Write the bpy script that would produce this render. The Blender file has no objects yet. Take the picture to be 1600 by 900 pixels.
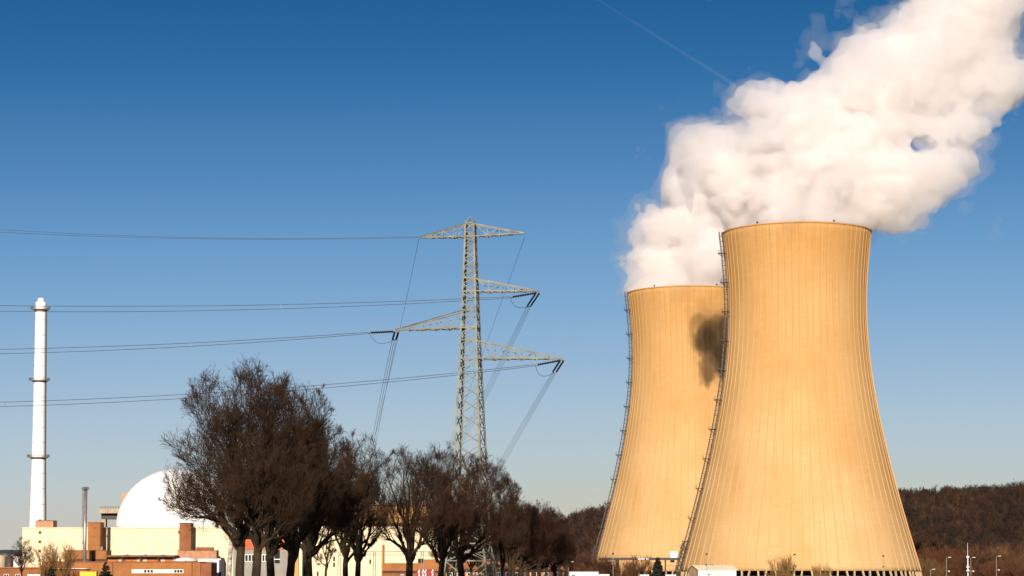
import bpy, math, random
import numpy as np

# ------------------------------------------------------------------ camera, sky, sun, exposure
SC = bpy.context.scene
COL = SC.collection
F = 3400.0                     # focal length in pixels of the 1600 px wide photograph
PITCH = math.radians(4.0)
EYE = 10.0
HORIZON = 896.0
SHIFT = HORIZON - 450.0 - F * math.tan(PITCH)
cam_d = bpy.data.cameras.new('camera')
cam_d.sensor_width = 36.0
cam_d.lens = 36.0 * F / 1600.0
cam_d.shift_y = SHIFT / 1600.0
cam_d.clip_start = 1.0
cam_d.clip_end = 60000.0
cam = bpy.data.objects.new('camera', cam_d)
COL.objects.link(cam)
cam.location = (0, 0, EYE)
cam.rotation_euler = (math.radians(90) + PITCH, 0, 0)
SC.camera = cam

SUN_EL = math.radians(20.0)
SUN_AZ = math.radians(7.5)     # the sun stands behind the camera, this far to its left
world = bpy.data.worlds.new('World')
SC.world = world
world.use_nodes = True
wn, wl = world.node_tree.nodes, world.node_tree.links
wn.clear()
w_out = wn.new('ShaderNodeOutputWorld')
w_bg = wn.new('ShaderNodeBackground')
w_sky = wn.new('ShaderNodeTexSky')
w_sky.sky_type = 'NISHITA'
w_sky.sun_disc = False
w_sky.sun_elevation = SUN_EL
w_sky.sun_rotation = math.pi + SUN_AZ
w_sky.altitude = 0
w_sky.air_density = 1.0
w_sky.dust_density = 1.0
w_sky.ozone_density = 4.0
w_tc = wn.new('ShaderNodeTexCoord')
w_map = wn.new('ShaderNodeMapping')
w_map.vector_type = 'POINT'
w_map.inputs['Scale'].default_value = (1, 1, 2.5)
w_map.inputs['Location'].default_value = (0, 0, 0.1)
# the photograph's graded, polarised blue: one tone curve per channel over the sky model
w_dn = wn.new('ShaderNodeVectorMath'); w_dn.operation = 'SCALE'; w_dn.inputs['Scale'].default_value = 0.1
w_cv = wn.new('ShaderNodeRGBCurve')
w_up = wn.new('ShaderNodeVectorMath'); w_up.operation = 'SCALE'; w_up.inputs['Scale'].default_value = 9.0
SKY_TONE = (((0.03, 0.003), (.0526, .0145), (.0714, .0523), (.1009, .132), (.1523, .2758), (.1859, .349), (.2249, .404), (.2475, .430), (.334, .46), (1, .52)),
            ((0.05, 0.035), (.1042, .098), (.1409, .1665), (.1972, .2758), (.29, .3946), (.347, .44), (.4078, .4532), (.44, .443), (.54, .43), (1, .48)),
            ((0.1, 0.11), (.2139, .25), (.2826, .3537), (.38, .4686), (.5194, .5166), (.5889, .50), (.6484, .4532), (.6725, .41), (.70, .38), (1, .42)))
for ch, pts_ in enumerate(SKY_TONE):
    cvm = w_cv.mapping.curves[ch]
    cvm.points[1].location = pts_[-1]
    for q_ in pts_[:-1]: cvm.points.new(*q_)
w_cv.mapping.update()
wl.new(w_tc.outputs['Generated'], w_map.inputs['Vector'])
wl.new(w_map.outputs['Vector'], w_sky.inputs['Vector'])
wl.new(w_sky.outputs['Color'], w_dn.inputs[0])
wl.new(w_dn.outputs['Vector'], w_cv.inputs['Color'])
wl.new(w_cv.outputs['Color'], w_up.inputs[0])
wl.new(w_up.outputs['Vector'], w_bg.inputs['Color'])
w_bg.inputs['Strength'].default_value = 0.1
wl.new(w_bg.outputs['Background'], w_out.inputs['Surface'])

sun_d = bpy.data.lights.new('sun', 'SUN')
sun_d.energy = 5.0
sun_d.angle = math.radians(0.5)
sun_d.color = (1.0, 0.885, 0.76)
sun = bpy.data.objects.new('sun', sun_d)
COL.objects.link(sun)
sun.rotation_euler = (math.radians(90) - SUN_EL, 0, -SUN_AZ)
sun.location = (-60, -300, 200)

SC.view_settings.view_transform = 'Standard'
SC.view_settings.look = 'None'
SC.view_settings.gamma = 1.0
SC.view_settings.exposure = 0.5
cy = SC.cycles
cy.use_denoising = True
cy.max_bounces = 24
cy.diffuse_bounces = 3
cy.glossy_bounces = 2
cy.transmission_bounces = 4
cy.transparent_max_bounces = 24
cy.volume_bounces = 12
cy.use_adaptive_sampling = True
cy.adaptive_threshold = 0.015

# ------------------------------------------------------------------ pixel -> place, ground height
def P(px, py, Y):
    """the point at depth Y that the photograph shows at pixel (px, py)"""
    xn = (px - 800.0) / F
    yn = (450.0 - py + SHIFT) / F
    c, s = math.cos(PITCH), math.sin(PITCH)
    d = (xn, c - s * yn, s + c * yn)
    k = Y / d[1]
    return np.array((d[0] * k, Y, EYE + d[2] * k))

def X(px, Y): return P(px, HORIZON, Y)[0]
def Z(py, Y): return P(800, py, Y)[2]

BANK = 6.5                     # the near bank with the trees stands above the plant's ground
def ground_z(x, y):
    t = np.clip((np.asarray(y, float) - 520.0) / 70.0, 0, 1)
    return BANK * (1 - t * t * (3 - 2 * t))

# ------------------------------------------------------------------ materials
MATS = {}
def mat(name, col, rough=0.8, var=0.12, scale=0.3, col2=None, bump=0.0, bscale=4.0, metal=0.0, spec=0.3, detail=6.0):
    if name in MATS: return MATS[name]
    m = bpy.data.materials.new(name); m.use_nodes = True
    n, l = m.node_tree.nodes, m.node_tree.links
    b = n['Principled BSDF']
    b.inputs['Roughness'].default_value = rough
    b.inputs['Metallic'].default_value = metal
    b.inputs['Specular IOR Level'].default_value = spec
    tc = n.new('ShaderNodeTexCoord')
    nz = n.new('ShaderNodeTexNoise'); nz.inputs['Scale'].default_value = scale; nz.inputs['Detail'].default_value = detail
    l.new(tc.outputs['Object'], nz.inputs['Vector'])
    rp = n.new('ShaderNodeValToRGB')
    c2 = col2 if col2 else tuple(c * (1 - 2 * var) for c in col)
    c1 = col if col2 else tuple(min(1, c * (1 + var)) for c in col)
    rp.color_ramp.elements[0].position = 0.3; rp.color_ramp.elements[1].position = 0.7
    rp.color_ramp.elements[0].color = (*c2, 1); rp.color_ramp.elements[1].color = (*c1, 1)
    l.new(nz.outputs['Fac'], rp.inputs['Fac']); l.new(rp.outputs['Color'], b.inputs['Base Color'])
    if bump:
        bn = n.new('ShaderNodeTexNoise'); bn.inputs['Scale'].default_value = bscale; bn.inputs['Detail'].default_value = 5
        l.new(tc.outputs['Object'], bn.inputs['Vector'])
        bp = n.new('ShaderNodeBump'); bp.inputs['Strength'].default_value = bump; bp.inputs['Distance'].default_value = 0.1
        l.new(bn.outputs['Fac'], bp.inputs['Height']); l.new(bp.outputs['Normal'], b.inputs['Normal'])
    MATS[name] = m
    return m

def volume_mat(name, density, col=(1, 1, 1), aniso=0.0):
    m = bpy.data.materials.new(name); m.use_nodes = True
    n, l = m.node_tree.nodes, m.node_tree.links
    n.clear()
    o = n.new('ShaderNodeOutputMaterial'); v = n.new('ShaderNodeVolumePrincipled')
    v.inputs['Color'].default_value = (*col, 1)
    v.inputs['Density'].default_value = density
    v.inputs['Anisotropy'].default_value = aniso
    l.new(v.outputs['Volume'], o.inputs['Volume'])
    return m

def concrete_shell():
    """tan concrete with formwork joints, rain streaks and broad weather patches"""
    m = bpy.data.materials.new('tower_concrete'); m.use_nodes = True
    n, l = m.node_tree.nodes, m.node_tree.links
    b = n['Principled BSDF']; b.inputs['Roughness'].default_value = 0.85; b.inputs['Specular IOR Level'].default_value = 0.2
    tc = n.new('ShaderNodeTexCoord'); sx = n.new('ShaderNodeSeparateXYZ'); l.new(tc.outputs['Object'], sx.inputs[0])
    at = n.new('ShaderNodeMath'); at.operation = 'ARCTAN2'; l.new(sx.outputs['Y'], at.inputs[0]); l.new(sx.outputs['X'], at.inputs[1])
    def math_(op, a, bb):
        k = n.new('ShaderNodeMath'); k.operation = op
        for i, q in enumerate((a, bb)):
            if q is None: continue
            if isinstance(q, (int, float)): k.inputs[i].default_value = q
            else: l.new(q, k.inputs[i])
        return k.outputs[0]
    ang = math_('MULTIPLY', at.outputs[0], 36.0)
    cv = n.new('ShaderNodeCombineXYZ'); l.new(ang, cv.inputs[0]); zz = math_('MULTIPLY', sx.outputs['Z'], 0.02); l.new(zz, cv.inputs[1])
    st = n.new('ShaderNodeTexNoise'); st.inputs['Scale'].default_value = 1.6; st.inputs['Detail'].default_value = 5; l.new(cv.outputs[0], st.inputs['Vector'])
    pn = n.new('ShaderNodeTexNoise'); pn.inputs['Scale'].default_value = 0.03; pn.inputs['Detail'].default_value = 6; l.new(tc.outputs['Object'], pn.inputs['Vector'])
    # formwork lifts: a thin joint each 1.5 m of height, and panel joints between the ribs
    fr = math_('FRACT', math_('MULTIPLY', sx.outputs['Z'], 1 / 1.5), None)
    j1 = math_('LESS_THAN', fr, 0.10)
    fa = math_('FRACT', math_('MULTIPLY', at.outputs[0], 128 / (2 * math.pi)), None)
    j2 = math_('LESS_THAN', fa, 0.07)
    jj = math_('MAXIMUM', j1, math_('MULTIPLY', j2, 0.45))
    # each lift of formwork has a slightly different tone
    cell = n.new('ShaderNodeCombineXYZ')
    l.new(math_('FLOOR', math_('MULTIPLY', sx.outputs['Z'], 1 / 1.5), None), cell.inputs[0])
    l.new(math_('FLOOR', math_('MULTIPLY', at.outputs[0], 64 / (2 * math.pi)), None), cell.inputs[1])
    wnz = n.new('ShaderNodeTexWhiteNoise'); wnz.noise_dimensions = '2D'; l.new(cell.outputs[0], wnz.inputs['Vector'])
    v = math_('ADD', math_('MULTIPLY', st.outputs['Fac'], 0.33), math_('MULTIPLY', pn.outputs['Fac'], 0.45))
    v = math_('ADD', v, math_('MULTIPLY', wnz.outputs['Value'], 0.035))
    # the shell's colour darkens evenly with height
    v = math_('SUBTRACT', v, math_('MULTIPLY', sx.outputs['Z'], 0.0012))
    v = math_('ADD', v, 0.11)
    rp = n.new('ShaderNodeValToRGB')
    rp.color_ramp.elements[0].position = 0.25; rp.color_ramp.elements[1].position = 0.60
    rp.color_ramp.elements[0].color = (0.41, 0.208, 0.058, 1); rp.color_ramp.elements[1].color = (0.555, 0.362, 0.168, 1)
    l.new(v, rp.inputs['Fac'])
    mx = n.new('ShaderNodeMix'); mx.data_type = 'RGBA'
    l.new(math_('MULTIPLY', jj, 0.09), mx.inputs[0]); l.new(rp.outputs['Color'], mx.inputs[6]); mx.inputs[7].default_value = (0.20, 0.12, 0.05, 1)
    l.new(mx.outputs[2], b.inputs['Base Color'])
    return m

# ------------------------------------------------------------------ mesh helpers
class MB:
    """collects faces of one mesh in world coordinates"""
    def __init__(s): s.v = []; s.f = []
    def add(s, vs, fs):
        k = len(s.v); s.v += [tuple(map(float, p)) for p in vs]; s.f += [tuple(i + k for i in f) for f in fs]; return s
    def box(s, x0, x1, y0, y1, z0, z1):
        x0, x1 = min(x0, x1), max(x0, x1); y0, y1 = min(y0, y1), max(y0, y1); z0, z1 = min(z0, z1), max(z0, z1)
        return s.add([(x0,y0,z0),(x1,y0,z0),(x1,y1,z0),(x0,y1,z0),(x0,y0,z1),(x1,y0,z1),(x1,y1,z1),(x0,y1,z1)],
                     [(0,3,2,1),(4,5,6,7),(0,1,5,4),(1,2,6,5),(2,3,7,6),(3,0,4,7)])
    def bar(s, a, b, w, h=None):
        """square bar from a to b"""
        a = np.array(a, float); b = np.array(b, float); h = h or w
        d = b - a; L = np.linalg.norm(d)
        if L < 1e-6: return s
        d /= L
        up = np.array((0, 0, 1.0)) if abs(d[2]) < 0.9 else np.array((0, 1.0, 0))
        p = np.cross(d, up); p /= np.linalg.norm(p); q = np.cross(p, d)
        vs = [e + p * (i * w / 2) + q * (j * h / 2) for e in (a, b) for i, j in ((-1,-1),(1,-1),(1,1),(-1,1))]
        return s.add(vs, [(3,2,1,0),(4,5,6,7),(0,1,5,4),(1,2,6,5),(2,3,7,6),(3,0,4,7)])
    def angle(s, a, b, w, t, n1):
        """steel angle (L section) from a to b; n1 is the way one flange points"""
        a = np.array(a, float); b = np.array(b, float)
        d = b - a; d /= np.linalg.norm(d)
        n1 = np.array(n1, float); n1 -= d * n1.dot(d); n1 /= np.linalg.norm(n1); n2 = np.cross(d, n1)
        pr = [(0,0),(w,0),(w,t),(t,t),(t,w),(0,w)]
        vs = [e + n1 * i + n2 * j for e in (a, b) for i, j in pr]
        fs = [(i, (i+1) % 6, (i+1) % 6 + 6, i + 6) for i in range(6)] + [(3,2,1,0),(5,4,3,0),(6,7,8,9),(6,9,10,11)]
        return s.add(vs, fs)
    def tube(s, pts, rad, n=8, cap=True):
        pts = [np.array(p, float) for p in pts]
        if isinstance(rad, (int, float)): rad = [rad] * len(pts)
        k = len(s.v); m = len(pts)
        for i, p in enumerate(pts):
            d = pts[min(i+1, m-1)] - pts[max(i-1, 0)]; d /= np.linalg.norm(d) + 1e-9
            up = np.array((0,0,1.0)) if abs(d[2]) < 0.9 else np.array((0,1.0,0))
            u = np.cross(d, up); u /= np.linalg.norm(u); w = np.cross(u, d)
            for j in range(n):
                a = 2 * math.pi * j / n
                s.v.append(tuple(p + (u * math.cos(a) + w * math.sin(a)) * rad[i]))
        for i in range(m-1):
            for j in range(n):
                a, b = k + i*n + j, k + i*n + (j+1) % n
                s.f.append((a, a + n, b + n, b))
        if cap:
            s.f.append(tuple(k + j for j in range(n))); s.f.append(tuple(k + (m-1)*n + j for j in reversed(range(n))))
        return s
    def lathe(s, c, prof, n=24):
        k = len(s.v); m = len(prof)
        for r, z in prof:
            for j in range(n):
                a = 2*math.pi*j/n
                s.v.append((c[0] + r*math.cos(a), c[1] + r*math.sin(a), z))
        for i in range(m-1):
            for j in range(n):
                a, b = k+i*n+j, k+i*n+(j+1) % n
                s.f.append((a, b, b+n, a+n))
        s.f.append(tuple(k+j for j in reversed(range(n)))); s.f.append(tuple(k+(m-1)*n+j for j in range(n)))
        return s
    def build(s, name, m, root=None, smooth=False, parent=None):
        off = np.array(root.location) if root is not None else np.zeros(3)
        me = bpy.data.meshes.new(name)
        me.from_pydata([tuple(np.array(p) - off) for p in s.v], [], s.f)
        me.materials.append(m)
        if smooth: me.polygons.foreach_set('use_smooth', [True] * len(me.polygons))
        me.update()
        o = bpy.data.objects.new(name, me); COL.objects.link(o)
        p = parent if parent is not None else root
        if p is not None: o.parent = p
        return o

def np_mesh(name, V, Q, T, m, smooth=False):
    """fast mesh from numpy arrays of vertices, quads and triangles"""
    me = bpy.data.meshes.new(name)
    Q = np.asarray(Q, np.int32).reshape(-1, 4); T = np.asarray(T, np.int32).reshape(-1, 3)
    me.vertices.add(len(V)); me.vertices.foreach_set('co', np.asarray(V, np.float32).ravel())
    nl = Q.size + T.size
    me.loops.add(nl); me.loops.foreach_set('vertex_index', np.concatenate([Q.ravel(), T.ravel()]))
    me.polygons.add(len(Q) + len(T))
    st = np.concatenate([np.arange(len(Q)) * 4, Q.size + np.arange(len(T)) * 3]).astype(np.int32)
    me.polygons.foreach_set('loop_start', st)
    me.update(calc_edges=True); me.validate()
    if smooth: me.polygons.foreach_set('use_smooth', np.ones(len(me.polygons), bool))
    me.materials.append(m)
    return me

def link(name, me, parent=None, loc=(0, 0, 0)):
    o = bpy.data.objects.new(name, me); COL.objects.link(o); o.location = loc
    if parent is not None: o.parent = parent
    return o

def tag(o, label=None, cat=None, group=None, kind=None):
    if label: o['label'] = label
    if cat: o['category'] = cat
    if group: o['group'] = group
    if kind: o['kind'] = kind
    return o

def thing(name, label, cat, loc=(0, 0, 0), group=None):
    o = bpy.data.objects.new(name, None); COL.objects.link(o); o.location = tuple(map(float, loc))
    o.empty_display_size = 0.5
    return tag(o, label, cat, group)

def copy_tree(o, parent=None):
    c = o.copy(); COL.objects.link(c); c.parent = parent
    for ch in list(o.children): copy_tree(ch, c)
    return c

# ------------------------------------------------------------------ the setting: ground, hills
def make_ground():
    xs = np.concatenate([np.linspace(-9000, -1000, 9), np.linspace(-800, 800, 41), np.linspace(1000, 9000, 9)])
    ys = np.concatenate([np.linspace(-600, 500, 23), np.linspace(510, 600, 19), np.linspace(650, 2000, 28), np.linspace(2500, 14000, 24)])
    gx, gy = np.meshgrid(xs, ys)
    gz = ground_z(gx, gy)
    V = np.stack([gx, gy, gz], -1).reshape(-1, 3)
    nx, ny = len(xs), len(ys)
    i = np.arange(nx * ny).reshape(ny, nx)
    Q = np.stack([i[:-1, :-1], i[:-1, 1:], i[1:, 1:], i[1:, :-1]], -1).reshape(-1, 4)
    m = mat('winter_grass', (0.075, 0.085, 0.03), 0.95, col2=(0.11, 0.08, 0.04), scale=0.05, bump=0.4, bscale=1.5)
    tag(link('ground', np_mesh('ground', V, Q, [], m, True)), kind='structure')
make_ground()

RIDGE_PX = [700, 860, 895, 945, 1100, 1300, 1404, 1500, 1560, 1600, 1750, 1950]
RIDGE_PY = [872, 846, 826, 812, 795, 790, 789, 787, 784, 779, 770, 765]
HILL_FOOT, HILL_CREST = 1420.0, 2150.0
def hill_z(x, y):
    px = 800 + F * x / np.maximum(y, 1)
    crest = (HORIZON - np.interp(px, RIDGE_PX, RIDGE_PY)) / F * HILL_CREST + EYE
    t = np.clip((y - HILL_FOOT) / (HILL_CREST - HILL_FOOT), 0, 1)
    t2 = np.clip((y - HILL_CREST) / 1200.0, 0, 1)
    return crest * (0.55 * t + 0.45 * t * t * (3 - 2 * t)) * (1 - 0.3 * t2) - 0.5
def make_hill():
    pxs = np.linspace(650, 2000, 91); ys = np.linspace(HILL_FOOT, HILL_CREST + 1200, 34)
    pp, gy = np.meshgrid(pxs, ys); gx = (pp - 800) / F * gy
    V = np.stack([gx, gy, hill_z(gx, gy)], -1).reshape(-1, 3)
    ny, nx = gx.shape; i = np.arange(nx * ny).reshape(ny, nx)
    Q = np.stack([i[:-1, :-1], i[:-1, 1:], i[1:, 1:], i[1:, :-1]], -1).reshape(-1, 4)
    m = mat('forest_floor', (0.05, 0.028, 0.014), 0.95, col2=(0.03, 0.02, 0.01), scale=0.03)
    tag(link('hill', np_mesh('hill', V, Q, [], m, True)), kind='structure')
make_hill()
def far_hills():
    Y = 5200.0
    px = np.linspace(-500, 700, 60)
    py = 866 + 14 * np.clip((px - 10) / 300, 0, 1) - 9 * np.exp(-((px - 30) / 60.0) ** 2) + 1.5 * np.sin(px * 0.07) + 6 * np.clip(-px / 300, 0, 1)
    top = np.array([P(a, b, Y) for a, b in zip(px, py)])
    fr = top.copy(); fr[:, 1] -= 900; fr[:, 0] *= 4300 / 5200; fr[:, 2] = -1
    bk = top.copy(); bk[:, 1] += 1200; bk[:, 2] *= 0.7
    V = np.concatenate([fr, top, bk]); n = len(px); i = np.arange(n - 1)
    Q = np.concatenate([np.stack([i, i+1, i+1+n, i+n], -1), np.stack([i+n, i+1+n, i+1+2*n, i+2*n], -1)])
    tag(link('distant_hill', np_mesh('distant_hill', V, Q, [], mat('distant_wood', (0.06, 0.065, 0.06), 0.95, scale=0.01), True)), kind='structure')
far_hills()

# ------------------------------------------------------------------ cooling towers
TW_Y = 855.0
TW_X = X(1249, TW_Y)
K = TW_Y / F
PROF_PY = [363, 390, 416, 440, 468, 485, 495, 520, 544, 592, 640, 680, 720, 770, 812, 857, 892]
PROF_R = [116.7, 114.0, 111.4, 109.5, 108.3, 108.0, 108.0, 109.0, 111.0, 116.4, 123.6, 131.6, 140.5, 153.4, 164.4, 176.6, 186.7]
prof_z = np.array([Z(p, TW_Y) for p in PROF_PY])[::-1]
prof_r = np.array(PROF_R)[::-1] * K
# smooth the measured profile with a low polynomial
pc = np.polyfit(prof_z / 150, prof_r, 6)
TOP_Z, BOT_Z = prof_z[-1] - 0.9, prof_z[0]
def tr(z): return np.polyval(pc, np.asarray(z, float) / 150)
SHELL = concrete_shell()
GALV = mat('galvanised_steel', (0.20, 0.17, 0.14), 0.6, 0.2, 1.0, metal=0.3)
DARKSTEEL = mat('dark_steel', (0.06, 0.048, 0.038), 0.6, 0.2, 1.0)

LADM = mat('ladder_steel', (0.13, 0.105, 0.08), 0.7, 0.25, 0.8)
def make_tower():
    root = thing('cooling_tower', 'x', 'cooling tower', (0, 0, 0))
    n, rows = 192, 72
    zs = np.linspace(BOT_Z, TOP_Z, rows)
    a = np.linspace(0, 2 * math.pi, n, endpoint=False)
    ro = tr(zs); ri = ro - 0.9
    def ring(r, z): return np.stack([r * np.cos(a), r * np.sin(a), np.full(n, z)], -1)
    rings = [ring(r, z) for r, z in zip(ro, zs)] + [ring(r, z) for r, z in zip(ri[::-1], zs[::-1])]
    V = np.concatenate(rings); m = len(rings)
    i = np.arange(n); j = (i + 1) % n
    Q = []
    for k in range(m):
        k2 = (k + 1) % m
        Q.append(np.stack([k*n + i, k*n + j, k2*n + j, k2*n + i], -1))
    link('shell', np_mesh('shell', V, np.concatenate(Q), [], SHELL, True), root)
    # rim: stiffening ring proud of the shell, and a lower ring beam
    rim = MB(); rr = float(tr(TOP_Z))
    rim.lathe((0, 0), [(rr - 0.9, TOP_Z + 0.05), (rr + 0.28, TOP_Z + 0.05), (rr + 0.28, TOP_Z + 0.55), (rr - 0.9, TOP_Z + 0.55)], 192)
    rim.f = rim.f[:-2]
    k = 0
    for q in range(192): rim.f.append((3*192 + q, 3*192 + (q+1) % 192, (q+1) % 192, q))
    rim.build('rim', SHELL, root)
    # one wind rib, copied round the shell
    rb = MB(); zz = np.linspace(BOT_Z + 0.05, TOP_Z - 0.05, 40); r = tr(zz)
    w = 0.17
    vs = []
    for q in range(40):
        for dx, dy in ((-0.15, -w), (0.20, -w * 0.6), (0.20, w * 0.6), (-0.15, w)): vs.append((r[q] + dx, dy, zz[q]))
    fs = []
    for q in range(39):
        for e in range(3): fs.append((q*4+e, q*4+4+e, q*4+5+e, q*4+1+e)[::-1])
    rb.add(vs, fs)
    rib0 = rb.build('rib', SHELL, root)
    NR = 64
    for q in range(1, NR):
        o = rib0.copy(); COL.objects.link(o); o.parent = root; o.rotation_euler = (0, 0, 2 * math.pi * q / NR)
    # slanted legs under the shell
    rB = float(tr(BOT_Z)); rG = rB + 2.6
    CONC = mat('pale_column_concrete', (0.45, 0.33, 0.19), 0.85, 0.15, 0.4)
    NC = 44; da = 2 * math.pi / NC
    lg = None
    for q in range(NC):
        for sgn in (-1, 1):
            if sgn == -1 and q == 0:
                la = MB().bar((rG, 0, 0), ((rB - .45) * math.cos(-da/4), (rB - .45) * math.sin(-da/4), BOT_Z + 0.3), 0.6); lg = la.build('column', CONC, root); continue
            if sgn == 1 and q == 0:
                lb = MB().bar((rG, 0.05, 0), ((rB - .45) * math.cos(da/4), (rB - .45) * math.sin(da/4), BOT_Z + 0.3), 0.6); lh = lb.build('column', CONC, root); continue
            o = (lg if sgn == -1 else lh).copy(); COL.objects.link(o); o.parent = root; o.rotation_euler = (0, 0, da * q)
    # basin wall and the dark packing inside the inlet
    bw = MB().lathe((0, 0), [(rG + 2.0, -0.3), (rG + 2.0, 1.4), (rG + 1.5, 1.4), (rG + 1.5, -0.3)], 96); bw.f = bw.f[:-2]
    bw.build('basin_wall', CONC, root)
    pk = MB().lathe((0, 0), [(rB - 4.5, 0.2), (rB - 4.5, BOT_Z + 4.0), (2, BOT_Z + 4.0)], 96)
    pk.build('fill_packing', mat('wet_packing', (0.035, 0.022, 0.014), 0.9, 0.3, 0.5), root)
    # stair ladder up the side towards the left
    az = math.radians(180 - 7 + 13)
    er = np.array((math.cos(az), math.sin(az), 0)); et = np.array((-math.sin(az), math.cos(az), 0))
    lad = MB(); zz = np.linspace(BOT_Z - 6, TOP_Z + 0.6, 74)
    def lp(z, dr, dt): return er * (float(tr(max(z, BOT_Z))) + dr) + et * dt + np.array((0, 0, z))
    first = None
    for dt in (-0.75, 0.75):
        for dr in (0.45, 1.75):
            o = MB().tube([lp(z, dr, dt) for z in zz], 0.13, 5).build('ladder_rail', LADM, root) if first is None else MB().tube([lp(z, dr, dt) for z in zz], 0.13, 5).build('rail', LADM, root, parent=first)
            if first is None: first = o; o.name = 'ladder'
    lac = MB()
    for q in range(len(zz) - 1):
        z0, z1 = zz[q], zz[q + 1]
        lac.bar(lp(z0, 1.75, -0.75), lp(z0, 1.75, 0.75), 0.2)
        lac.bar(lp(z0, 0.45, 0.75), lp(z0, 1.75, 0.75), 0.12); lac.bar(lp(z0, 0.45, -0.75), lp(z0, 1.75, -0.75), 0.12)
        s = 1 if q % 2 else -1
        lac.bar(lp(z0, 1.75, -0.75 * s), lp(z1, 1.75, 0.75 * s), 0.09)
        lac.bar(lp(z0, 1.1 - 0.65 * s, -0.75), lp(z1, 1.1 + 0.65 * s, -0.75), 0.09)
        lac.bar(lp(z0, 0.8, -0.5), lp(z0, 0.8, 0.5), 0.10); lac.bar(lp((z0 + z1) / 2, 0.8, -0.5), lp((z0 + z1) / 2, 0.8, 0.5), 0.10)
    lac.build('lacing', DARKSTEEL, root, parent=first)
    for q, z in enumerate(np.linspace(BOT_Z + 9, TOP_Z - 8, 11)):
        pf = MB()
        c = [lp(z, 0.2, -1.3), lp(z, 2.9, -1.3), lp(z, 2.9, 1.3), lp(z, 0.2, 1.3)]
        pf.add(c + [p + np.array((0, 0, 0.14)) for p in c], [(3,2,1,0),(4,5,6,7),(0,1,5,4),(1,2,6,5),(2,3,7,6),(3,0,4,7)])
        for dt in (-1.25, 0, 1.25):
            pf.bar(lp(z, 2.85, dt), lp(z + 1.2, 2.85, dt) - er * (float(tr(z+1.2)) - float(tr(z))), 0.08)
        pf.bar(lp(z + 1.2, 2.85, -1.3), lp(z + 1.2, 2.85, 1.3), 0.08)
        pf.bar(lp(z - 1.8, 0.1, -1.1), lp(z, 2.7, -1.1), 0.16); pf.bar(lp(z - 1.8, 0.1, 1.1), lp(z, 2.7, 1.1), 0.16)
        pf.build('platform', DARKSTEEL, root, parent=first)
    # lower stair cage
    cg = MB()
    zc = np.linspace(BOT_Z - 8, BOT_Z + 12, 14)
    for q in range(13):
        for dt in (-1.2, 1.2):
            cg.bar(lp(zc[q], 2.4, dt), lp(zc[q+1], 2.4, dt), 0.16); cg.bar(lp(zc[q], 0.3, dt), lp(zc[q], 2.4, dt), 0.16)
        cg.bar(lp(zc[q], 2.4, -1.2), lp(zc[q], 2.4, 1.2), 0.16)
        s = 1 if q % 2 else -1
        cg.bar(lp(zc[q], 2.4, -1.2*s), lp(zc[q+1], 2.4, 1.2*s), 0.16); cg.bar(lp(zc[q], 1.35-1.05*s, 1.2), lp(zc[q+1], 1.35+1.05*s, 1.2), 0.22)
        cg.bar(lp(zc[q], 1.35-1.05*s, -1.2), lp(zc[q+1], 1.35+1.05*s, -1.2), 0.22)
    cg.build('stair_cage', DARKSTEEL, root, parent=first)
    # obstruction lights on the rim
    for d in (-128, -68, -8, 52, 112, 172):
        aa = math.radians(d); c = (rr * math.cos(aa), rr * math.sin(aa))
        MB().lathe(c, [(0.18, TOP_Z + 0.5), (0.18, TOP_Z + 0.9), (0.4, TOP_Z + 0.9), (0.42, TOP_Z + 1.3), (0.2, TOP_Z + 1.5)], 8).build('warning_light', DARKSTEEL, root)
    return root

tower = make_tower()
tower.location = (TW_X, TW_Y, 0)
tower['label'] = 'tall tan concrete cooling tower in front, seen whole, largest thing on the right'
tower['group'] = 'cooling towers'
TW2_Y = 1040.0
TW2_X = X(1078.5, TW2_Y)
tower2 = copy_tree(tower)
tower2.location = (TW2_X, TW2_Y, 0)
tower2['label'] = 'tan concrete cooling tower behind, half hidden by the nearer tower, with a dark shadow patch'

# ------------------------------------------------------------------ reactor, stack and buildings on the left
CREAM = mat('cream_cladding', (0.70, 0.58, 0.37), 0.7, 0.06, 0.15)
BROWN = mat('brown_cladding', (0.30, 0.115, 0.032), 0.75, 0.14, 0.2)
BROWN2 = mat('red_brown_cladding', (0.24, 0.085, 0.03), 0.75, 0.16, 0.25)
DKBROWN = mat('dark_brown_band', (0.07, 0.028, 0.014), 0.7, 0.2, 0.3)
ORANGE = mat('orange_panel', (0.46, 0.13, 0.022), 0.7, 0.1, 0.3)
REDORANGE = mat('red_orange_panel', (0.50, 0.09, 0.02), 0.6, 0.1, 0.3)
TAN = mat('tan_render', (0.50, 0.27, 0.09), 0.8, 0.1, 0.3)
PINK = mat('pink_brick', (0.42, 0.21, 0.12), 0.85, 0.15, 0.6)
WHITE = mat('white_paint', (0.80, 0.78, 0.74), 0.55, 0.04, 0.3)
DOMEW = mat('dome_white', (0.80, 0.77, 0.74), 0.6, 0.03, 0.08)
BEIGE = mat('beige_concrete', (0.38, 0.30, 0.19), 0.85, 0.12, 0.3)
GREY = mat('grey_cladding', (0.24, 0.22, 0.19), 0.6, 0.1, 0.3)
GLASS = mat('window_glass', (0.02, 0.022, 0.025), 0.12, 0.2, 0.5, spec=0.5)
FRAME = mat('window_frame', (0.62, 0.58, 0.52), 0.6, 0.06, 0.5)
ROOF = mat('flat_roof', (0.16, 0.13, 0.10), 0.9, 0.2, 0.4)
TILE = mat('tile_roof', (0.34, 0.12, 0.04), 0.85, 0.18, 0.5)
YELLOW = mat('yellow_paint', (0.80, 0.46, 0.02), 0.5, 0.04, 0.5)
BLACK = mat('black_opening', (0.015, 0.012, 0.01), 0.8, 0.2, 0.5)

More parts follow.
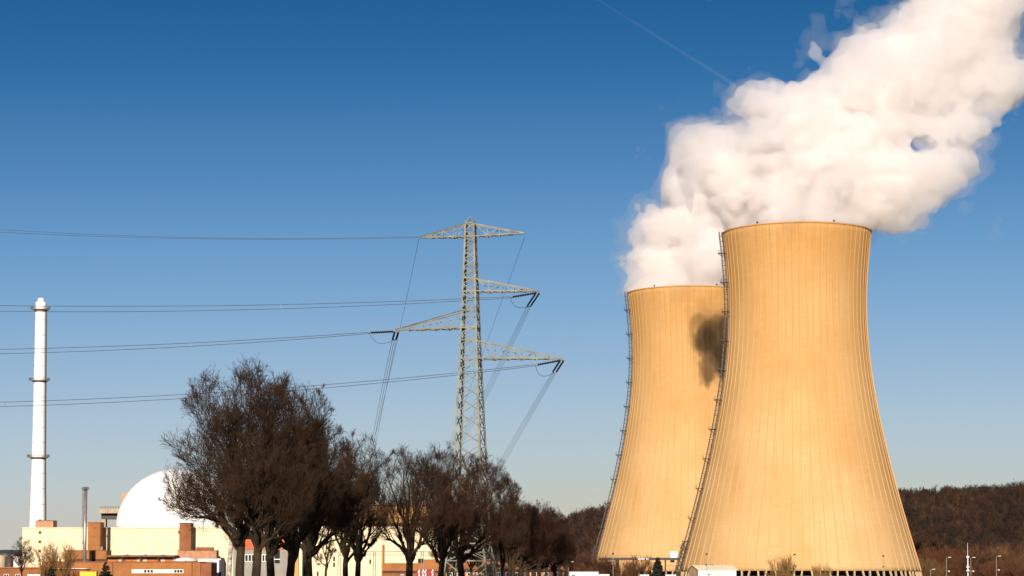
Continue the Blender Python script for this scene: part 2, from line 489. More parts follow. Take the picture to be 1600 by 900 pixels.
def pxbox(x0, x1, y0, Y, T, z0=None, y1=None):
    """box whose front face spans pixels x0..x1 from y0 down to y1 (or to the ground) at depth Y, T deep"""
    zb = float(ground_z(0, Y)) - 0.3 if y1 is None else Z(y1, Y)
    return MB().box(X(x0, Y), X(x1, Y), Y, Y + T, zb, Z(y0, Y))

def base(px, Y): return (X(px, Y), Y, float(ground_z(0, Y)))

def window(root, x0, x1, y0, y1, Y, panes=1, frame=FRAME, glass=GLASS):
    xa, xb, za, zb = X(x0, Y), X(x1, Y), Z(y1, Y), Z(y0, Y)
    t = min(0.25, (zb - za) * 0.12)
    f = MB()
    f.box(xa, xb, Y - 0.12, Y - 0.004, zb - t, zb); f.box(xa, xb, Y - 0.12, Y - 0.004, za, za + t)
    w = (xb - xa) / panes
    for k in range(panes + 1):
        xx = min(max(xa + k * w - t / 2, xa), xb - t)
        f.box(xx, xx + t, Y - 0.115, Y - 0.004, za + t, zb - t)
    fo = f.build('window', frame, root)
    for k in range(panes):
        MB().box(xa + k * w + t * 0.4, xa + (k + 1) * w - t * 0.4, Y - 0.05, Y - 0.008, za + t * 0.9, zb - t * 0.9).build('pane', glass, root, parent=fo)
    return fo

# vent stack
def vent_stack():
    Y = 1020.0; cx = X(57.5, Y)
    root = thing('vent_stack', 'tall slender white ventilation stack with three ring platforms behind the cream hall', 'chimney', (cx, Y, 0))
    k = Y / F
    prof = [(15.5, 896), (13.8, 850), (12.4, 812), (11.3, 760), (10.4, 715), (9.7, 650), (9.2, 595), (8.6, 530), (8.3, 486), (8.1, 472)]
    pr = [(r * k, Z(p, Y)) for r, p in prof]; pr[0] = (pr[0][0], 0.0)
    pr.append((pr[-1][0] - 0.5, pr[-1][1]))
    MB().lathe((cx, Y), pr, 40).build('shaft', DOMEW, root, True)
    MB().lathe((cx, Y), [(1.5, Z(473, Y)), (1.5, Z(468, Y)), (1.2, Z(466, Y))], 20).build('flue', DOMEW, root, True)
    for py, rp in ((484, 8.7), (595, 9.7), (715, 10.9)):
        z = Z(py, Y); r = rp * k
        g = MB().lathe((cx, Y), [(r - 0.05, z - 0.9), (r + 0.4, z - 0.25), (r + 1.1, z - 0.15), (r + 1.1, z + 0.1), (r - 0.05, z + 0.1)], 32).build('platform', GALV, root)
        rl = MB()
        for q in range(24):
            a = 2 * math.pi * q / 24; x, y = cx + (r + 1.0) * math.cos(a), Y + (r + 1.0) * math.sin(a)
            rl.bar((x, y, z), (x, y, z + 1.2), 0.12)
            a2 = 2 * math.pi * (q + 1) / 24; x2, y2 = cx + (r + 1.0) * math.cos(a2), Y + (r + 1.0) * math.sin(a2)
            rl.bar((x, y, z + 1.2), (x2, y2, z + 1.2), 0.10); rl.bar((x, y, z + 0.6), (x2, y2, z + 0.6), 0.08)
        rl.build('railing', GALV, root, parent=g)
        for d in (-10, 190):
            a = math.radians(d)
            MB().box(cx + (r + 1.5) * math.cos(a) - 0.5, cx + (r + 1.5) * math.cos(a) + 0.5, Y - 1.2, Y - 0.4, z + 0.1, z + 1.4).build('warning_light', DARKSTEEL, root)
    for py in np.arange(500, 812, 24.0):
        z = Z(py, Y); rr_ = float(np.interp(-py, [-p for r_, p in prof], [r_ for r_, p in prof])) * k
        sm = MB().lathe((cx, Y), [(rr_ - .1, z - .15), (rr_ + .06, z - .15), (rr_ + .06, z + .15), (rr_ - .1, z + .15)], 36); sm.f = sm.f[:-2]; sm.build('seam_ring', mat('seam_grey', (.5, .47, .43), .7, .1, .5), root)
    a = math.radians(-8)
    zs = np.linspace(12, Z(486, Y), 40); zz = [p[1] for p in pr[:-1]]; rr = [p[0] for p in pr[:-1]]
    MB().tube([(cx + (np.interp(z, zz, rr) + 0.3) * math.cos(a), Y + (np.interp(z, zz, rr) + 0.3) * math.sin(a), z) for z in zs], 0.28, 5).build('cable_ladder', DARKSTEEL, root)
vent_stack()

def reactor_dome():
    Y = 1000.0; cx = X(274.5, Y); R = 93 * Y / F; zc = Z(826, Y)
    root = thing('reactor_dome', 'big white hemispherical reactor dome behind the cream hall and bare tree', 'dome', (cx, Y, 0))
    prof = [(R * math.cos(t), zc + R * math.sin(t)) for t in np.linspace(0, math.pi / 2 - 0.01, 40)]
    MB().lathe((cx, Y), prof, 96).build('dome', DOMEW, root, True)
    MB().lathe((cx, Y), [(R, 0.0), (R, zc + 0.01)], 96).build('drum', DOMEW, root, True)
reactor_dome()

def crane_deck():
    Y = 1050.0
    root = thing('concrete_gantry', 'beige concrete loading deck on a column beside the white dome', 'gantry', base(172, Y))
    pxbox(154, 205, 795, Y, 14, y1=802).build('deck', BEIGE, root)
    pxbox(157, 205, 802.2, Y + 3, 8, y1=811).build('dark_underside', DARKSTEEL, root)  # dark block set directly below the deck
    pxbox(158.5, 164, 811.2, Y + 3, 4).build('column', BEIGE, root)
    pxbox(189, 206, 771, Y + 2, 10, y1=794.9).build('tower_box', TAN, root)
    rl = MB()
    for px in np.linspace(155, 188, 9): rl.bar((X(px, Y), Y + 0.3, Z(795, Y)), (X(px, Y), Y + 0.3, Z(791.5, Y)), 0.14)
    rl.bar((X(155, Y), Y + 0.3, Z(791.5, Y)), (X(188, Y), Y + 0.3, Z(791.5, Y)), 0.12); rl.bar((X(155, Y), Y + 0.3, Z(793.3, Y)), (X(188, Y), Y + 0.3, Z(793.3, Y)), 0.10)
    rl.build('railing', DARKSTEEL, root)
crane_deck()

def cream_hall():
    Y = 950.0
    root = thing('cream_hall', 'long cream clad hall below the white stack and dome', 'building', base(200, Y))
    pxbox(34, 372, 825.5, Y, 30).build('wall', CREAM, root)
    MB().box(X(33.6, Y), X(372.3, Y), Y - 0.25, Y + 30, Z(825.5, Y) + 0.004, Z(824, Y)).build('parapet', mat('cream_trim', (0.62, 0.54, 0.33), 0.7, 0.05, 0.2), root)
    # cladding joints: proud vertical cover strips
    for px in np.arange(52, 368, 16.0):
        if 58 < px < 66: continue
        MB().box(X(px, Y) - 0.06, X(px, Y) + 0.06, Y - 0.05, Y + 0.02, 0, Z(826, Y)).build('cover_strip', CREAM, root)
    for py in (832, 846.5, 861, 876): window(root, 59.5, 63.5, py - 2, py + 2, Y, 1, BROWN2)
    pxbox(277.5, 281, 829, Y - 0.3, 0.29, y1=834).build('vent', DARKSTEEL, root)
cream_hall()

def simple(name, label, cat, px, Y, parts, group=None):
    root = thing(name, label, cat, base(px, Y), group)
    for nm, mb, m in parts: mb.build(nm, m, root)
    return root

Yh = 942.0
simple('plant_room', 'small pinkish block on the cream hall roof at the foot of the white stack', 'building', 69, 962,
       [('wall', MB().box(X(54, 962), X(82, 962), 962, 970, Z(825.5, 962), Z(814, 962)), PINK),
        ('roof', MB().box(X(53.5, 962), X(82.5, 962), 961.8, 970.2, Z(814, 962) + .003, Z(813, 962)), ROOF),
        ('vent', MB().box(X(58, 962), X(61, 962), 963, 965, Z(813, 962), Z(811.5, 962)), DARKSTEEL)])
r = simple('stair_tower', 'plain brown stair tower against the cream hall beside the steel flue', 'building', 147, Yh,
       [('wall', pxbox(136.5, 156.5, 817, Yh, 7.9), BROWN),
        ('parapet', MB().box(X(136.2, Yh), X(156.8, Yh), Yh - .2, Yh + 8, Z(817, Yh) + .003, Z(815.8, Yh)), BROWN2)])
MB().box(X(146.5, Yh), X(148.5, Yh), Yh - 0.15, Yh - .004, Z(826, Yh), Z(824, Yh)).build('vent', DARKSTEEL, r)
for py in (838, 852): MB().box(X(136.5, Yh), X(156.5, Yh), Yh - .06, Yh - .003, Z(py + .2, Yh), Z(py - .2, Yh)).build('joint_strip', BROWN2, r)
r = simple('stair_tower', 'brown stair tower rising above the cream hall just left of the big bare tree', 'building', 288, Yh,
       [('wall', pxbox(279.5, 297.5, 818, Yh, 7.9), BROWN2),
        ('parapet', MB().box(X(279.2, Yh), X(297.8, Yh), Yh - .2, Yh + 8, Z(818, Yh) + .003, Z(816.8, Yh)), DKBROWN)])
for py in (836, 850): MB().box(X(279.5, Yh), X(297.5, Yh), Yh - .06, Yh - .003, Z(py + .2, Yh), Z(py - .2, Yh)).build('joint_strip', BROWN, r)
Ya = 930.0
r = simple('brown_annex', 'low brown annex with dark plinth around the foot of the steel flue', 'building', 134, Ya,
       [('wall', pxbox(102.5, 166, 860.5, Ya, 11.5, y1=873.5), BROWN), ('plinth', pxbox(102.3, 166.2, 873.6, Ya - .2, 11.5), DKBROWN),
        ('parapet', MB().box(X(102.2, Ya), X(166.2, Ya), Ya - .2, Ya + 11.6, Z(860.5, Ya) + .003, Z(859.6, Ya)), BROWN2)])
MB().box(X(139, Ya), X(144, Ya), Ya - .3, Ya - .004, Z(876, Ya), Z(860, Ya)).build('door', BLACK, r)
MB().box(X(157, Ya), X(160, Ya), Ya - .5, Ya + 1, Z(860, Ya), Z(854, Ya)).build('vent', GALV, r)

def steel_flue():
    Y = 918.0; cx = X(131.8, Y); k = Y / F
    root = thing('steel_flue', 'thin grey steel flue with a small platform near its top', 'chimney', (cx, Y, 0))
    MB().tube([(cx, Y, 0), (cx, Y, Z(761, Y))], 2.9 * k, 18).build('shaft', mat('flue_steel', (0.36, 0.31, 0.26), 0.35, 0.12, 0.4, metal=0.6), root, True)
    z = Z(765.5, Y); pf = MB().lathe((cx, Y), [(2.9*k, z), (5.6*k, z), (5.6*k, z + .15), (2.9*k, z + .15)], 20).build('platform', DARKSTEEL, root)
    rl = MB()
    for q in range(12):
        a, a2 = 2*math.pi*q/12, 2*math.pi*(q+1)/12; R = 5.5*k
        p, p2 = np.array((cx + R*math.cos(a), Y + R*math.sin(a), z)), np.array((cx + R*math.cos(a2), Y + R*math.sin(a2), z))
        rl.bar(p, p + (0,0,1.2), .09); rl.bar(p + (0,0,1.2), p2 + (0,0,1.2), .08); rl.bar(p + (0,0,.6), p2 + (0,0,.6), .06)
    rl.build('railing', DARKSTEEL, root, parent=pf)
    ld = MB()
    for s in (-.25, .25): ld.bar((cx - 2.9*k - .4, Y + s, 5), (cx - 2.9*k - .4, Y + s, z), .08)
    for zz in np.arange(6, z, .6): ld.bar((cx - 2.9*k - .4, Y - .25, zz), (cx - 2.9*k - .4, Y + .25, zz), .06)
    ld.build('ladder', DARKSTEEL, root)
    for py in (793, 821, 849): MB().box(cx - 4.6*k, cx - 2.8*k, Y - .3, Y + .3, Z(py, Y), Z(py - 1.3, Y)).build('bracket', DARKSTEEL, root)
steel_flue()

def orange_canopy():
    Y = 925.0
    root = thing('workshop_strip', 'low orange walled workshop with dark overhanging roof in front of the cream hall', 'building', base(222, Y))
    pxbox(168, 274, 870.5, Y, 12).build('wall', ORANGE, root)
    MB().box(X(167, Y), X(274.5, Y), Y - 3, Y + 12, Z(870.4, Y), Z(867.5, Y)).build('roof', mat('roof_fascia', (0.13, 0.09, 0.06), .8, .2, .4), root)
    for px in (192, 220.5, 248.5): MB().box(X(px, Y) - .25, X(px, Y) + .25, Y - 2.6, Y - 2.1, 0, Z(870.5, Y)).build('post', DKBROWN, root)
    for a, b in ((185.5, 192.5), (214, 219.5), (223, 228.8), (251, 257)): window(root, a, b, 872.2, 877, Y, 2, FRAME, mat('blind', (.5, .38, .22), .6, .1, .5))
    for px in (198, 227, 254): MB().lathe((X(px, Y + 4), Y + 4), [(.9, Z(867.5, Y)), (.8, Z(866.4, Y)), (.2, Z(866, Y))], 10).build('roof_light', GREY, root)
orange_canopy()

simple('pink_wall_block', 'low pink brick block under the brown tower left of the big bare tree', 'building', 307, 934,
       [('wall', pxbox(277, 338, 860.5, 934, 7.5), PINK), ('parapet', MB().box(X(276.7, 934), X(338.3, 934), 933.8, 941.6, Z(860.5, 934) + .003, Z(859.7, 934)), BROWN2),
        ('roof_box', MB().box(X(306, 936), X(332, 936), 936, 940, Z(860, 936) + .003, Z(855, 936)), BROWN2)])
def white_tank():
    Y = 905.0; root = thing('storage_tank', 'white flat domed tank beside the pink brick block', 'tank', base(287, Y)); cx = X(287, Y)
    R = 19 * Y / F
    MB().lathe((cx, Y + R), [(R, 0), (R, Z(876.5, Y)), (R + .15, Z(876.5, Y)), (R + .15, Z(875.5, Y)), (R * .7, Z(872.6, Y)), (R * .3, Z(871, Y)), (.3, Z(870.7, Y))], 40).build('shell', WHITE, root, True)
    rl = MB()
    for q in range(26):
        a = 2*math.pi*q/26; rl.bar((cx + R*math.cos(a), Y + R + R*math.sin(a), Z(875.5, Y)), (cx + R*math.cos(a), Y + R + R*math.sin(a), Z(872.3, Y)), .06)
    rl.build('railing', GALV, root)
white_tank()
simple('white_block', 'white rendered block half hidden behind the big bare tree', 'building', 328, 890,
       [('wall', pxbox(309, 344.5, 873, 890, 10), WHITE), ('parapet', MB().box(X(308.7, 890), X(344.8, 890), 889.8, 900.2, Z(873, 890) + .003, Z(872.2, 890)), BEIGE),
        ('side_duct', pxbox(342, 345.5, 875, 889.4, .5), DKBROWN)])

def long_brown():
    Y = 860.0
    root = thing('office_building', 'long flat brown office building with a strip of windows along the front', 'building', base(200, Y))
    pxbox(65, 313, 878.5, Y, 18).build('wall', BROWN, root)
    pxbox(313.1, 330, 879, Y + .6, 17).build('end_wall', BROWN2, root)
    MB().box(X(64.5, Y), X(330.2, Y), Y - .25, Y + 18.2, Z(878.4, Y), Z(877.3, Y)).build('parapet', BROWN2, root)
    MB().box(X(206, Y), X(286.5, Y), Y - .1, Y - .003, Z(895.5, Y), Z(889.6, Y)).build('window_band', WHITE, root)
    for a, b in ((207.5, 211), (211.8, 215), (215.8, 221), (225.2, 229), (230.3, 234), (235.2, 239), (244, 253), (253.8, 262), (267.5, 271.5), (272.3, 276), (276.8, 280.5), (281.3, 285.3)):
        gl = GLASS if (224 < a < 240 or a > 271) else mat('blind_pale', (.62, .56, .46), .6, .08, .5)
        MB().box(X(a, Y), X(b, Y), Y - .16, Y - .104, Z(894.7, Y), Z(890.4, Y)).build('pane', gl, root)
    MB().box(X(70, Y), X(140, Y), Y - 1.2, Y - .004, Z(889.0, Y), Z(888.2, Y)).build('canopy', WHITE, root)
    for px in (77, 110, 135, 182, 196, 205, 290): MB().lathe((X(px, Y + 3), Y + 3), [(.35, Z(878, Y)), (.35, Z(876.4, Y)), (.55, Z(876.2, Y)), (.5, Z(875.6, Y))], 8).build('roof_vent', GALV, root)
    for px in (69, 97, 176, 300): MB().box(X(px, Y) - .1, X(px, Y) + .1, Y - .2, Y - .004, 0, Z(878.5, Y)).build('downpipe', DKBROWN, root)
long_brown()
r = simple('brown_shed', 'low red brown shed at the left edge of the picture', 'building', 20, 840,
       [('wall', pxbox(-60, 64, 888, 840, 14), BROWN2), ('roof', MB().box(X(-60.5, 840), X(64.4, 840), 839.5, 854.5, Z(888, 840) + .003, Z(886, 840)), BROWN),
        ('door', MB().box(X(43, 840), X(63, 840), 839.7, 839.996, 0, Z(897.5, 840)), WHITE)])
for a in (-30, -8, 6, 24): window(r, a, a + 8, 897, 903, 840, 2)
simple('shipping_container', 'bright yellow container in front of the brown office building', 'container', 138, 700,
       [('body', pxbox(125, 150.5, 893.2, 700, 2.6), YELLOW)] + [('corner_post', MB().box(X(a, 700) - .06, X(a, 700) + .06, 699.9, 699.998, 0, Z(893, 700)), YELLOW) for a in (125.3, 150.2)] +
       [('rib', MB().box(X(a, 700) - .05, X(a, 700) + .05, 699.93, 699.998, .2, Z(893.6, 700)), YELLOW) for a in np.arange(127.5, 149.5, 2)])
for px, w, y0, m_, lab in ((1, 7.5, 868.5, BEIGE, 'pale round storage tank at the left edge, under the far hill'), (14.5, 6, 870, DARKSTEEL, 'dark round storage tank beside a pale one at the left edge')):
    Y = 990.0; rt = thing('storage_tank', lab, 'tank', base(px, Y)); R = w * Y / F
    MB().lathe((X(px, Y), Y), [(R, 0), (R, Z(y0, Y)), (R * .6, Z(y0 - 1, Y)), (.2, Z(y0 - 1.4, Y))], 32).build('shell', m_, rt, True)
    rl = MB()
    for q in range(20):
        a = 2*math.pi*q/20; rl.bar((X(px, Y) + R*.95*math.cos(a), Y + R*.95*math.sin(a), Z(y0, Y)), (X(px, Y) + R*.95*math.cos(a), Y + R*.95*math.sin(a), Z(y0 - 3.5, Y)), .08)
    rl.build('railing', GALV, rt)
simple('white_block', 'small white walled building left of the cream hall at the far left', 'building', 30, 985,
       [('wall', pxbox(21, 33.5, 869, 985, 8), WHITE), ('roof', MB().box(X(20.7, 985), X(33.8, 985), 984.8, 993.2, Z(869, 985) + .003, Z(868, 985)), ROOF)])

# buildings seen between the trunks
def workshop():
    Y = 660.0
    root = thing('workshop', 'grey workshop with red orange fascia seen between the trunks of the big trees', 'building', base(415, Y))
    pxbox(364, 449, 858, Y, 16).build('wall', GREY, root)
    pxbox(363.5, 449.3, 838, Y - .3, 16.3, y1=857.9).build('fascia', REDORANGE, root)
    for px in (372, 386, 400, 414, 436): MB().box(X(px, Y) - .06, X(px, Y) + .06, Y - .38, Y - .29, Z(857.5, Y), Z(838.3, Y)).build('joint_strip', REDORANGE, root)
    MB().box(X(429, Y), X(437, Y), Y - .1, Y - .004, Z(880, Y), Z(859, Y)).build('door', BLACK, root)
    MB().box(X(428.5, Y), X(437.5, Y), Y - .14, Y - .104, Z(874.5, Y), Z(873.3, Y)).build('door_rail', WHITE, root)
    window(root, 405, 418, 866, 878, Y, 3); window(root, 372, 398, 866, 878, Y, 5)
    pxbox(449.4, 466, 836, Y - 1.2, 14).build('tan_pier', TAN, root)
    pxbox(466.1, 472, 846, Y - .5, 14).build('corner_pier', CREAM, root)
workshop()
def turbine_hall():
    Y = 770.0
    root = thing('turbine_hall', 'large cream hall with a dark brown band behind the row of bare trees', 'building', base(580, Y))
    pxbox(468, 690, 822.1, Y, 40).build('wall', CREAM, root)
    pxbox(468, 690, 790, Y, 40, y1=817).build('upper_wall', TAN, root)
    pxbox(467.6, 690.4, 817.05, Y - .5, 40.5, y1=822.05).build('band', DKBROWN, root)
    MB().box(X(467.6, Y), X(690.4, Y), Y - .3, Y + 40.2, Z(790, Y) + .003, Z(788.6, Y)).build('parapet', BROWN2, root)
    for px in np.arange(478, 688, 14.0): MB().box(X(px, Y) - .06, X(px, Y) + .06, Y - .06, Y - .003, 0, Z(822.3, Y)).build('cover_strip', CREAM, root)
    for x0, y0 in ((520.5, 870), (520.5, 879), (495, 893), (577, 874)): window(root, x0, x0 + 2.8, y0, y0 + 7, Y, 1, DKBROWN)
    MB().tube([(X(597.5, Y), Y - .5, 0), (X(597.5, Y), Y - .5, Z(851, Y))], .3, 8).build('downpipe', TAN, root)
    MB().tube([(X(599.7, Y), Y - .5, 0), (X(599.7, Y), Y - .5, Z(851, Y))], .2, 8).build('downpipe', BROWN, root)
turbine_hall()
def brown_annex2():
    Y = 720.0
    root = thing('brown_annex', 'low brown annex with dark band in front of the cream hall behind the trees', 'building', base(645, Y))
    pxbox(597, 690, 879.8, Y, 20, y1=892).build('wall', BROWN, root)
    pxbox(597.2, 689.8, 892.05, Y + .3, 19.5, y1=896).build('window_band', DKBROWN, root)
    pxbox(597, 690, 896.05, Y, 20).build('plinth', BROWN2, root)
    pxbox(661, 681, 874, Y + 2, 10, y1=879.75).build('roof_box', BROWN, root)
    pxbox(653, 659.8, 872.8, Y + 2, 6, y1=879.75).build('dark_vent', BLACK, root)
    window(root, 626, 631, 897.5, 903, Y, 2)
brown_annex2()
def brick_house():
    Y = 545.0; g = float(ground_z(0, Y))
    root = thing('brick_house', 'long low brick house with brown tiled roof behind the right-hand trees', 'house', base(790, Y))
    x0, x1 = X(694, Y), X(884, Y)
    MB().box(x0 + .4, x1 - .4, Y + .6, Y + 11, g - .3, Z(892, Y) - .004).build('wall', PINK, root)
    zr, ze = Z(874, Y + 6), Z(889.5, Y)
    roof = MB().add([(x0, Y - .2, ze), (x1, Y - .2, ze), (x1 - 3, Y + 6, zr), (x0 + 3, Y + 6, zr), (x0, Y + 12, ze), (x1, Y + 12, ze)],
                    [(0,1,2,3), (1,5,2), (5,4,3,2), (4,0,3), (0,4,5,1)]).build('roof', TILE, root)
    MB().box(x0 - .05, x1 + .05, Y - .35, Y - .205, Z(892, Y), ze + .1).build('fascia', DKBROWN, root)
    for q, px in enumerate(np.arange(700, 880, 15.0)): window(root, px, px + 7, 894, 901, Y + .6, 2)
    for px in (735, 815): MB().box(X(px, Y), X(px, Y) + .9, Y + 5, Y + 6, zr - 1, zr + .9).build('chimney', PINK, root, parent=roof)
brick_house()

# ------------------------------------------------------------------ small things by the towers
def pipe_bridge():
    Y = 960.0
    root = thing('pipe_bridge', 'dark grey pipe bridge on posts crossing in front of the rear cooling tower', 'bridge', base(995, Y))
    pxbox(936, 1062, 871.3, Y, 3, y1=875.2).build('girder', DARKSTEEL, root)
    for a, b in ((962, 967.5), (1039, 1041)): pxbox(a, b, 875.25, Y + .5, 2).build('post', DARKSTEEL, root)
    for a, b in ((997, 1008), (1010, 1014)): pxbox(a, b, 872.1, Y - .25, .24, y1=874.3).build('sign_panel', WHITE, root)
    pxbox(1047, 1058.5, 861.3, Y - .2, 3, y1=871.25).build('cabin', WHITE, root)
    pxbox(1048, 1054, 875.3, Y - .1, 2, y1=878.8).build('hanging_box', BLACK, root)
    pxbox(1042, 1062, 883.5, Y + .2, 2.4, y1=884.5).build('lower_pipe', GALV, root)
    rl = MB()
    for px in np.arange(938, 1046, 4): rl.bar((X(px, Y), Y + .1, Z(871.3, Y)), (X(px, Y), Y + .1, Z(868.3, Y)), .05)
    rl.bar((X(937, Y), Y + .1, Z(868.3, Y)), (X(1046, Y), Y + .1, Z(868.3, Y)), .06)
    rl.build('railing', DARKSTEEL, root)
pipe_bridge()
def gable_shed():
    Y = 770.0
    root = thing('white_shed', 'white gabled shed at the foot of the front cooling tower', 'shed', base(1091, Y))
    be = math.radians(18); a = np.array((math.cos(be), math.sin(be), 0)); b = np.array((-math.sin(be), math.cos(be), 0))
    o = np.array((X(1091, Y), Y, 0)); L, W = 14.6, 8.6; ze, zr = Z(889.3, Y), Z(884, Y + 3)
    q = [o, o + a*L, o + a*L + b*W, o + b*W]; up = lambda p, z: np.array((p[0], p[1], z))
    m1 = up(o + b*W/2, zr - .15); m2 = up(o + a*L + b*W/2, zr - .15)
    MB().add([up(p, -.3) for p in q] + [up(p, ze) for p in q] + [m1, m2], [(0,1,5,4), (2,3,7,6), (1,2,6,9,5), (4,5,9,8), (6,7,8,9), (3,2,1,0)]).build('wall', WHITE, root)
    ga = -a * .02
    MB().add([up(p, -.3) + ga for p in (q[3], q[0])] + [up(q[0], ze) + ga, m1 + ga, up(q[3], ze) + ga], [(0,1,2,3,4)]).add([up(p, -.3) for p in (q[3], q[0])] + [up(q[0], ze), m1, up(q[3], ze)], [(4,3,2,1,0)]).build('gable', mat('gable_shaded_tan', (.42, .29, .15), .8, .1, .5), root)  # weaker sunlight on the gable end is put into this darker tan colour
    e = .5
    r0 = o - a*e - b*e; rf = MB()
    c = [up(r0, ze - .25), up(r0 + a*(L+2*e), ze - .25), up(o - a*e + b*W/2, zr + .12), up(o + a*(L+e) + b*W/2, zr + .12), up(o - a*e + b*(W+e), ze - .25), up(o + a*(L+e) + b*(W+e), ze - .25)]
    rf.add(c + [p + np.array((0,0,.16)) for p in c], [(6,7,9,8), (8,9,11,10), (0,2,3,1), (2,4,5,3), (0,1,7,6), (4,10,11,5), (0,6,8,2), (2,8,10,4), (1,3,9,7), (3,5,11,9)])
    rf.build('roof', mat('shed_roof', (.68, .60, .42), .6, .05, .3), root)
    p0 = o + a*5.4 - b*.1; p1 = o + a*9.2 - b*.1; t = -b*.08
    MB().add([up(p0, 0), up(p1, 0), up(p1, Z(895.5, Y)), up(p0, Z(895.5, Y)), up(p0+t, 0), up(p1+t, 0), up(p1+t, Z(895.5, Y)), up(p0+t, Z(895.5, Y))],
             [(4,5,6,7), (0,4,7,3), (1,2,6,5), (3,7,6,2), (0,3,2,1)]).build('door', FRAME, root)
    for k in (4.6, 6.6, 7.4): 
        c = o + a*k + b*W/2; MB().tube([up(c, zr), up(c, zr + .55)], .16, 8).build('roof_vent', DARKSTEEL, root)
gable_shed()
for px0, px1, y0, Y, lab in ((890, 935, 893.6, 640, 'low white flat roofed cabin left of the rear cooling tower'), (936, 952, 897.6, 640, 'smaller white cabin beside the longer one below the rear tower'),
                             (1000, 1014, 898, 700, 'white cabin top showing left of the dark conifer'), (1040, 1056, 898, 720, 'white cabin top showing right of the dark conifer')):
    rt = simple('site_cabin', lab, 'cabin', (px0 + px1) / 2, Y, [('wall', pxbox(px0, px1, y0, Y, 3), WHITE), ('roof', MB().box(X(px0, Y) - .1, X(px1, Y) + .1, Y - .1, Y + 3.1, Z(y0, Y) + .003, Z(y0, Y) + .14), GREY)], 'white site cabins')
    window(rt, px0 + 3, px0 + 9, y0 + 4, y0 + 9, Y, 2)

def lamp_post(px, ytop, Y, lab, style, group):
    x = X(px, Y); zt = Z(ytop, Y); g = float(ground_z(0, Y))
    root = thing('lamp_post', lab, 'lamp post', (x, Y, g), group)
    pm = mat('pole_paint', (.26, .23, .19), .5, .1, 1.0, metal=.3)
    MB().tube([(x, Y, g), (x, Y, zt)], [.11, .07], 7).build('post', pm, root)
    if style == 'street':
        MB().tube([(x, Y, zt - .05), (x + .5, Y, zt + .15), (x + 1.1, Y, zt + .2)], .06, 6).build('arm', pm, root)
        MB().box(x + .6, x + 1.5, Y - .15, Y + .15, zt + .14, zt + .32).build('lamp_head', FRAME, root)
        zc = zt - 20 / F * Y
        MB().tube([(x, Y, zc), (x + .6, Y - .1, zc)], .05, 6).build('camera_arm', pm, root)
        MB().lathe((x + .75, Y - .1), [(.1, zc - .4), (.32, zc - .25), (.34, zc), (.15, zc + .15)], 12).build('camera', FRAME, root)
    else:
        MB().lathe((x, Y), [(.12, zt - .1), (.38, zt), (.40, zt + .3), (.1, zt + .5)], 10).build('lamp_head', DARKSTEEL, root)
        zc = zt - 16 / F * Y
        MB().box(x - .35, x + .35, Y - .2, Y + .2, zc - .2, zc + .2).build('camera', DARKSTEEL, root)
gl = 'slim poles along the fence'
lamp_post(1104, 866.5, 752, 'slim pole with dark lamp head rising behind the white shed', 'pole', gl)
lamp_post(1242, 867.5, 752, 'slim pole with dark lamp head beside the bare bush before the front tower', 'pole', gl)
lamp_post(1380.5, 869.5, 752, 'slim pole with dark lamp head before the right foot of the front tower', 'pole', gl)
gs = 'pale street lamps by the wooded hill'
lamp_post(1479, 872, 700, 'pale street lamp with round camera nearest the front tower below the wooded hill', 'street', gs)
lamp_post(1517, 872, 700, 'pale street lamp just right of the tall thin mast', 'street', gs)
lamp_post(1557, 870, 700, 'pale street lamp with round camera at the far right', 'street', gs)
lamp_post(1454, 890.5, 700, 'short pale lamp at the right foot of the front tower', 'street', gs)
lamp_post(958, 866, 700, 'thin lamp pole in front of the rear tower left part', 'pole', gl)
lamp_post(888, 879, 640, 'small pale street lamp left of the white cabin', 'street', gs)
def mast():
    Y = 705.0; x = X(1512.5, Y)
    root = thing('antenna_mast', 'tall thin antenna mast among the street lamps at the right', 'mast', base(1512.5, Y))
    MB().tube([(x, Y, 0), (x, Y, Z(870, Y))], [.28, .2], 8).build('pole', FRAME, root)
    MB().tube([(x, Y, Z(870, Y)), (x, Y, Z(848, Y))], [.10, .05], 6).build('whip', FRAME, root)
    for py in (870, 885.5, 891.5): MB().lathe((x, Y), [(.2, Z(py, Y) - .35), (.55, Z(py, Y) - .2), (.55, Z(py, Y) + .1), (.2, Z(py, Y) + .3)], 12).build('camera', WHITE, root)
    MB().box(x - .1, x + 1.1, Y - .3, Y + .3, Z(895, Y), Z(892, Y)).build('cabinet', DARKSTEEL, root)
mast()
def hazard_board():
    Y = 330.0; g = float(ground_z(0, Y))
    root = thing('hazard_board', 'red board with white slanted stripes at the foot of the pylon', 'sign', (X(667, Y), Y, g))
    RED = mat('sign_red', (.22, .012, .010), .5, .05, 1.0)
    MB().box(X(651, Y), X(680, Y), Y, Y + .06, Z(905, Y), Z(889.3, Y)).build('board', RED, root)
    for px in (654.5, 660.5, 664.5, 675.5):
        for y0 in (890, 896.5):
            x0, x1, z0, z1 = X(px - 1.7, Y), X(px + 1.7, Y), Z(y0 + 5.6, Y), Z(y0, Y); w = X(px + 1.9, Y) - X(px, Y)
            MB().add([(x0, Y - .012, z0), (x0 + w, Y - .012, z0), (x1 + .02, Y - .012, z1), (x1 - w + .05, Y - .012, z1), (x0, Y - .003, z0), (x0 + w, Y - .003, z0), (x1 + .02, Y - .003, z1), (x1 - w + .05, Y - .003, z1)],
                     [(0,1,2,3), (7,6,5,4), (0,4,5,1), (1,5,6,2), (2,6,7,3), (3,7,4,0)]).build('stripe', WHITE, root)
    for px in (653, 678): MB().box(X(px, Y) - .05, X(px, Y) + .05, Y + .065, Y + .16, g - .1, Z(889, Y)).build('post', GALV, root)
hazard_board()

